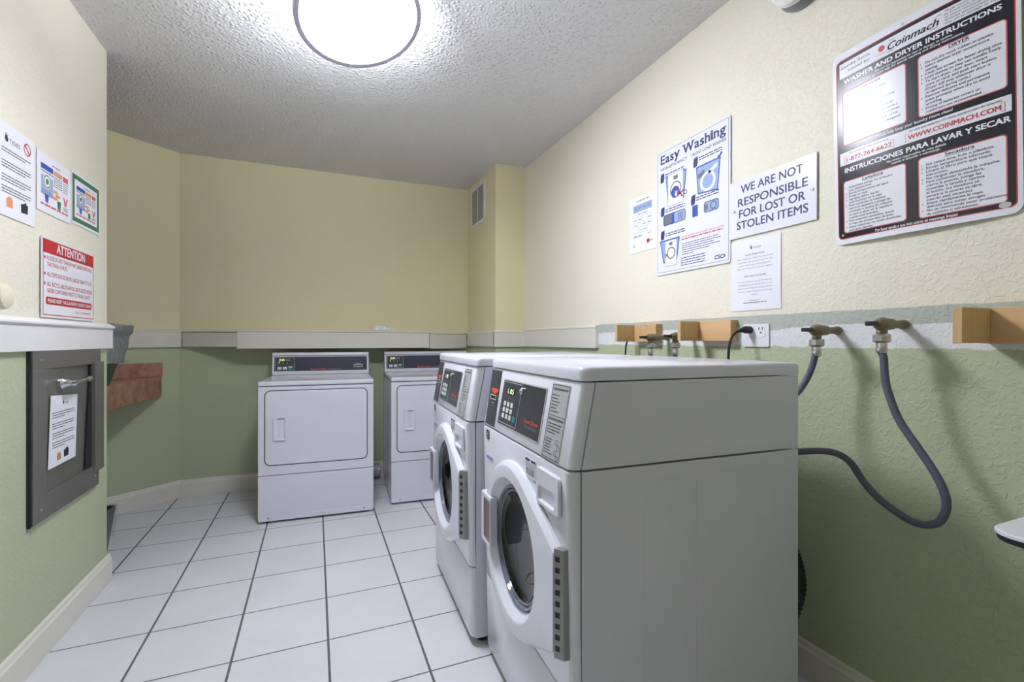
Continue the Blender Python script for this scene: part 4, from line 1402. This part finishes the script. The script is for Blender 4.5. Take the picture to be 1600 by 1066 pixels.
s = sign('chute_notice', 'white paper notice taped on the steel trash chute door', 'notice', LS(2.218, 0.664), off=0.017)
bm = bm_new()
prism(bm, [(-0.014, 0), (0.196, 0.004), (0.214, 0.252), (0.006, 0.266)], 0, 0.0006)
obj('sheet', bm, M['paper'], s)
z = 0.0009
bm = bm_new()
tides(bm, 0.118, 0.226, 0.0075, z)
for a, n in ((0.198, 3), (0.158, 3), (0.122, 3), (0.088, 3)):
    for k in range(n):
        lines(bm, 0.016, 0.186, a - 0.0088 * k, 0.0030, int(a * 997) + k, z=z, last=1.0 if k < n - 1 else 0.55)
sack(bm, 0.120, 0.040, 0.018, z)
obj('printed_text', bm, M['ink'], s)
bm = bm_new()
bread(bm, 0.064, 0.034, 0.014, z)
obj('bread_picture', bm, M['tan'], s)

# ------------------------------------------------------------------ cream knob on the left wall
s = sign('wall_bumper', 'round cream plastic bumper knob sticking out of the left wall at the picture edge', 'knob', LS(1.870, 1.262), off=0.0)
bm = lathe(bm_new(), [(0.026, 0.0), (0.026, 0.030), (0.022, 0.034)], 28)
obj('stem', bm, M['knob_cream'], s, smooth=0.5)
bm = lathe(bm_new(), [(0.020, 0.030), (0.036, 0.034), (0.038, 0.050), (0.034, 0.060), (0.018, 0.066), (0.001, 0.067)], 32)
obj('cap', bm, M['knob_cream'], s, smooth=0.7)

# ------------------------------------------------------------------ alcove counter
A = lambda t, n: (A0.x + AD.x * t + AN.x * n, A0.y + AD.y * t + AN.y * n)
t0 = 0.115
cR = A(t0, 0.002)
cFront = (-1.07, 3.05)
s = thing('alcove_counter', 'reddish brown laminate corner counter fixed to the alcove wall', 'counter', (cR[0], cR[1], 0.745))
def rel(p):
    return (p[0] - cR[0], p[1] - cR[1])
slab = [rel(cR), rel(cFront), rel((-1.07, 2.80)), rel((-2.0, 2.80)), rel(A(1.40, 0.002))]
obj('countertop', prism(bm_new(), slab, 0.0, 0.136), M['counter'], s, bevel=0.004)
bs = [rel(A(t0 + 0.004, 0.002)), rel(A(1.36, 0.002)), rel(A(1.36, 0.022)), rel(A(t0 + 0.004, 0.022))]
obj('backsplash', prism(bm_new(), bs, 0.1365, 0.234), M['counter'], s, bevel=0.003)

# ------------------------------------------------------------------ bins
def tapered(bm, bx0, bx1, by0, by1, tx0, tx1, ty0, ty1, z0, z1, r=0.03, wall=0.004):
    P = lambda q, zz: [(a, b, zz) for a, b in q]
    R_ = lambda x0, x1, y0, y1, d=0: rrect((x0 + x1) / 2, (y0 + y1) / 2, x1 - x0 - 2 * d, y1 - y0 - 2 * d, r)
    return loft(bm, [P(R_(bx0, bx1, by0, by1), z0), P(R_(tx0, tx1, ty0, ty1), z1), P(R_(tx0, tx1, ty0, ty1, wall), z1), P(R_(bx0, bx1, by0, by1, wall), z0 + 0.01)])

s = thing('recycling_bin', 'dark green bin with a grey bag over its rim, on the alcove counter', 'bin', (-1.210, 3.15, 0.8815))
obj('body', tapered(bm_new(), -0.15, 0.155, -0.14, 0.14, -0.17, 0.205, -0.16, 0.16, 0.0, 0.17), M['greenbin'], s, smooth=0.5)
bm = bm_new()
P = lambda q, zz: [(a, b, zz + 0.006 * math.sin(i * 1.7)) for i, (a, b) in enumerate(q)]
W_ = lambda w, d, j: [(a * (1 + 0.015 * math.sin(i * 2.3 + j)), b * (1 + 0.015 * math.cos(i * 1.9 + j))) for i, (a, b) in enumerate(rrect(0.017, 0, w, d, 0.035))]
loft(bm, [P(W_(0.395, 0.335, 1), 0.125), P(W_(0.400, 0.340, 2), 0.165), P(W_(0.424, 0.350, 3), 0.215), P(W_(0.436, 0.352, 4), 0.262), P(W_(0.448, 0.352, 5), 0.282),
          P(W_(0.470, 0.356, 2), 0.296), P(W_(0.476, 0.358, 1), 0.332), P(W_(0.452, 0.340, 2), 0.336), P(W_(0.36, 0.28, 2), 0.20)], False, True)
obj('grey_bag', bm, M['bag'], s, smooth=0.9)

s = thing('waste_basket', 'small black waste basket with a clear liner, on the floor behind the left wall corner', 'bin', (-1.10, 2.97, 0))
obj('body', tapered(bm_new(), -0.11, 0.098, -0.12, 0.115, -0.135, 0.134, -0.14, 0.135, 0.0, 0.262), M['rubber'], s, smooth=0.5)
bm = bm_new()
Wb = lambda w, d, j: [(a * (1 + 0.012 * math.sin(i * 2.3 + j)), b * (1 + 0.012 * math.cos(i * 1.9 + j))) for i, (a, b) in enumerate(rrect(0, 0, w, d, 0.035))]
P2 = lambda q, zz: [(a, b, zz) for (a, b) in q]
loft(bm, [P2(Wb(0.254, 0.264, 1), 0.105), P2(Wb(0.262, 0.270, 3), 0.15), P2(Wb(0.276, 0.284, 2), 0.22), P2(Wb(0.286, 0.292, 4), 0.268), P2(Wb(0.262, 0.270, 4), 0.27), P2(Wb(0.25, 0.26, 4), 0.20)], False, False)
obj('clear_liner', bm, M['clear_bag'], s, smooth=0.9)

# ------------------------------------------------------------------ air vent on the pier
VM = Matrix(((0, 0, -1, PX), (-1, 0, 0, 3.950), (0, 1, 0, 2.106), (0, 0, 0, 1)))
s = thing('air_vent', 'white louvred air vent high on the pier below the ceiling', 'vent')
s.matrix_world = VM
bm = bm_new()
frame(bm, 0, 0.362, 0, 0.345, 0.030, 0.0, 0.010)
obj('frame', bm, M['vent'], s, bevel=0.003)
obj('backing', box(bm_new(), 0.03, 0.332, 0.03, 0.315, 0.0005, 0.002), M['vent_dark'], s)
bm = bm_new()
for k in range(20):
    y = 0.036 + k * 0.0140
    prism(bm, [(y, 0.002), (y + 0.004, 0.002), (y + 0.010, 0.008), (y + 0.007, 0.0085)], 0.030, 0.332)
bm.transform(Matrix(((0, 0, 1, 0), (1, 0, 0, 0), (0, 1, 0, 0), (0, 0, 0, 1))))
obj('louvres', bm, M['louvre'], s)
bm = box(bm_new(), 0.177, 0.185, 0.03, 0.315, 0.003, 0.0095)
obj('centre_bar', bm, M['vent'], s)
for cx, cy in ((0.015, 0.172), (0.347, 0.172)):
    obj('screw', lathe(bm_new(), [(0.005, 0), (0.005, 0.002), (0.001, 0.003)], 10), M['galv'], s, loc=(cx, cy, 0.010))

# ------------------------------------------------------------------ round wall fixture near the ceiling
s = sign('alarm_horn', 'round white painted fixture high on the right wall, cut by the top picture edge', 'fixture', RS(1.080, 2.344), off=0.0)
bm = lathe(bm_new(), [(0.088, 0.0), (0.090, 0.006), (0.084, 0.010), (0.082, 0.040)], 40)
obj('body', bm, M['shadedwhite'], s, smooth=0.5)  # white body coloured grey, its shaded side put into the colour
bm = lathe(bm_new(), [(0.083, 0.040), (0.085, 0.044), (0.083, 0.062), (0.074, 0.070), (0.001, 0.073)], 40)
obj('cover', bm, M['vent'], s, smooth=0.5)

# ------------------------------------------------------------------ wooden brackets
def bracket(label, y, tip, plank_y0, plank_y1, z0, z1, th_=0.018, plank_mat='pine', yard=0.0):
    s = thing('wooden_bracket', label, 'bracket', (XR, y, z0), group='wooden brackets on the right wall')
    h = z1 - z0
    obj('mounting_board', box(bm_new(), -0.038, 0.0, plank_y0 - y, plank_y1 - y, 0, h), M[plank_mat], s, bevel=0.0015)
    obj('arm', box(bm_new(), tip - XR, -0.0385, 0.0, th_, 0.001, h - 0.001), M['pine_arm'], s, bevel=0.0012)
bracket('small wooden bracket with speckled board, furthest of the three on the right wall', 1.947, 1.382, 1.786, 1.966, 1.126, 1.211, plank_mat='osb')
bracket('wooden bracket with knotty board, between the far bracket and the wall outlet', 1.514, 1.387, 1.352, 1.533, 1.130, 1.213)
bracket('large wooden bracket at the right picture edge, nearest the camera', 0.591, 1.362, 0.10, 0.611, 1.124, 1.209)

# ------------------------------------------------------------------ water valves
def make_valve():
    s = thing('water_valve', '-', 'valve', group='water valves on the right wall')
    # local: -x leaves the wall, origin on the wall
    bm = lathe(bm_new(), [(0.013, 0.0), (0.014, -0.008), (0.0115, -0.014), (0.0105, -0.050), (0.015, -0.058), (0.0165, -0.085), (0.019, -0.098), (0.0165, -0.112), (0.011, -0.124)], 20, 'X')
    tube(bm, [(-0.098, 0, -0.005), (-0.102, 0, -0.026)], 0.013, 16, 0)
    obj('body', bm, M['brass'], s, smooth=0.6)
    bm = bm_new()
    tube(bm, [(-0.118, 0, 0.0), (-0.140, 0.0, 0.002)], 0.006, 10, 0)
    box(bm, -0.160, -0.128, -0.009, 0.009, -0.005, 0.007)
    obj('handle', bm, M['cable'], s, bevel=0.003)
    return s
valve = make_valve()
vs = [(0.970, 1.163, 'tarnished water valve on bare plaster behind the nearest washer'), (0.790, 1.176, 'tarnished water valve with the long looping hose, nearest the large wooden bracket'),
      (1.745, 1.146, 'water valve in front of the furthest small wooden bracket'), (1.585, 1.150, 'water valve half hidden behind the knotty wooden bracket')]
for i, (y, z, lb) in enumerate(vs):
    o = valve if i == 0 else copy_tree(valve)
    o.location = (XR, y, z)
    o['label'] = lb
HX_ = XR - 0.102
LONG_HOSE = [(1.421, 0.784, 1.083), (1.418, 0.779, 1.032), (1.414, 0.767, 0.985), (1.41, 0.741, 0.922), (1.406, 0.701, 0.864), (1.402, 0.667, 0.816), (1.402, 0.645, 0.772), (1.402, 0.638, 0.732), (1.402, 0.649, 0.695), (1.402, 0.672, 0.675), (1.402, 0.705, 0.67), (1.402, 0.743, 0.682), (1.402, 0.785, 0.705), (1.402, 0.824, 0.741), (1.39, 0.849, 0.786), (1.372, 0.872, 0.808), (1.345, 0.898, 0.814), (1.3, 0.941, 0.807), (1.285, 0.991, 0.797)]
SHORT_HOSE = [(1.421, 0.97, 1.097), (1.416, 0.977, 1.057), (1.408, 0.986, 1.021), (1.395, 0.995, 0.991), (1.375, 0.999, 0.969), (1.35, 1.016, 0.948), (1.32, 1.04, 0.93), (1.29, 1.075, 0.915)]
def hose(label, y, z, pts, r=0.0102):
    s = thing('water_hose', label, 'hose', (HX_, y, z - 0.03), group='water supply hoses')
    bm = lathe(bm_new(), [(0.017, 0.004), (0.0205, 0.0), (0.0205, -0.016), (0.017, -0.020)], 12)
    obj('coupling_nut', bm, M['galv'], s, smooth=0.4)
    bm = lathe(bm_new(), [(0.0125, -0.020), (0.0135, -0.024), (0.013, -0.046), (0.0125, -0.048)], 18)
    obj('ferrule', bm, M['chrome'], s, smooth=0.6)
    bm = bm_new()
    P = [(0, 0, -0.040), (0, 0, -0.047)] + [(a - HX_, b - y, c - (z - 0.03)) for a, b, c in pts]
    tube(bm, P, r * 0.92, 14, 10)
    obj('tube', bm, M['hose'], s, smooth=0.9)
hose('long blue-grey hose looping down the wall and back behind the nearest washer', 0.790, 1.176,
     LONG_HOSE)
hose('short blue-grey hose bending down behind the back edge of the nearest washer', 0.970, 1.163,
     SHORT_HOSE)
hose('blue-grey hose below the valve by the furthest wooden bracket', 1.745, 1.146,
     [(1.420, 1.745, 1.03), (1.412, 1.75, 0.97), (1.38, 1.77, 0.90), (1.33, 1.80, 0.86), (1.285, 1.82, 0.85)])
hose('blue-grey hose slanting below the valve hidden by the knotty bracket', 1.585, 1.150,
     [(1.418, 1.592, 1.04), (1.405, 1.612, 0.99), (1.37, 1.65, 0.92), (1.33, 1.69, 0.86), (1.285, 1.71, 0.85)])

# ------------------------------------------------------------------ outlet, plug and cords
s = sign('wall_outlet', 'white double wall outlet plate on the bare plaster strip', 'outlet', RS(1.322, 1.108), off=0.0)
obj('plate', plate(bm_new(), rrect(0.055, 0.043, 0.110, 0.086, 0.004), 0, 0.006), M['sign_white'], s, bevel=0.001)
for cx in (0.030, 0.078):
    obj('socket', plate(bm_new(), rrect(cx, 0.056, 0.034, 0.040, 0.010), 0.006, 0.0075), M['paper'], s)
bm = bm_new()
cx = 0.078
for dx in (-0.007, 0.007):
    rect(bm, cx + dx - 0.0016, cx + dx + 0.0016, 0.062, 0.074, 0.0076, 0.008)
disc(bm, cx, 0.053, 0.0032, 0.0076, 0.008, 12)
obj('slots', bm, M['rubber'], s)
s = thing('power_cord', 'black plug and cord hanging from the wall outlet down behind the washer', 'cord', (XR - 0.008, 1.290, 1.172))
bm = bm_new()
tube(bm, [(0, 0, 0), (-0.012, 0, 0), (-0.028, 0.002, 0), (-0.046, 0.006, -0.004)], lambda t: 0.014 if t < 0.6 else 0.014 - 0.020 * (t - 0.6), 14, 4)
obj('plug', bm, M['cable'], s, smooth=0.6)
bm = bm_new()
tube(bm, [(-0.040, 0.005, -0.003), (-0.064, 0.010, -0.012), (-0.086, 0.012, -0.040), (-0.096, 0.012, -0.09), (-0.10, 0.01, -0.16), (-0.12, 0.0, -0.30), (-0.17, -0.02, -0.36), (-0.232, -0.03, -0.36)], 0.0048, 10, 8)
obj('cable', bm, M['cable'], s, smooth=0.9)
bm = bm_new()
tube(bm, [(1.500, 1.99, 1.150), (1.480, 1.985, 1.140), (1.455, 1.975, 1.10), (1.45, 1.975, 1.0), (1.44, 1.98, 0.85), (1.36, 2.0, 0.78), (1.285, 2.02, 0.78)], 0.0045, 10, 8)
tag(obj('black_cable', bm, M['cable'], smooth=0.9), 'thin black cable running down beside the furthest wooden bracket', 'cable')
bm = bm_new()
arc = [(1.295, 1.10, 0.22), (1.325, 1.04, 0.225), (1.345, 1.005, 0.28), (1.352, 0.982, 0.39), (1.345, 0.997, 0.48), (1.325, 1.03, 0.55), (1.295, 1.09, 0.56)]
tube(bm, arc, lambda t: 0.0245 + 0.0012 * math.sin(t * 300), 16, 40)
tag(obj('drain_hose', bm, M['rubber'], smooth=0.9), 'black ribbed drain hose bulging out behind the nearest washer', 'hose')

# ------------------------------------------------------------------ paper on the ledge
bm = bm_new()
rnd = random.Random(8)
g = [[None] * 7 for _ in range(10)]
for i in range(10):
    for j in range(7):
        e = min(i, 9 - i, j, 6 - j)
        g[i][j] = bm.verts.new((0.432 + 0.020 * i + rnd.uniform(-.004, .004), 3.88 + 0.018 * j, 1.211 + (0.004 if e == 0 else rnd.uniform(0.012, 0.058) * (1 - i / 14))))
for i in range(9):
    for j in range(6):
        bm.faces.new((g[i][j], g[i + 1][j], g[i + 1][j + 1], g[i][j + 1]))
o = obj('crumpled_paper', bm, M['paper'])
md = o.modifiers.new('thickness', 'SOLIDIFY')
md.thickness = 0.0015
tag(o, 'crumpled white paper lying on the back wall ledge', 'paper')

# ------------------------------------------------------------------ folding table at the right edge
s = thing('folding_table', 'white laminate table with dark edge, only its rounded corner showing at right', 'table', (1.36, 0.10, 0))
TZ = 0.742
def corner(z, ins=0.0):
    pts = []
    q = rrect(0.025, 0.0, 0.260 - 2 * ins, 0.82 - 2 * ins, 0.05, 8)
    return [(a, b, z) for a, b in q]
obj('tabletop', loft(bm_new(), [corner(TZ), corner(TZ + 0.006), corner(TZ + 0.008, 0.002)]), M['laminate'], s, smooth=0.5)
obj('edge_band', loft(bm_new(), [corner(TZ - 0.012, 0.003), corner(TZ - 0.0002, 0.001)]), M['laminate_edge'], s, smooth=0.5)
for sx in (-0.04, 0.09):
    for sy in (-0.33, 0.20):
        bm = bm_new()
        tube(bm, [(sx, sy, 0.0), (sx, sy, TZ - 0.012)], 0.012, 12, 0)
        obj('leg', bm, M['galv'], s, smooth=0.6)
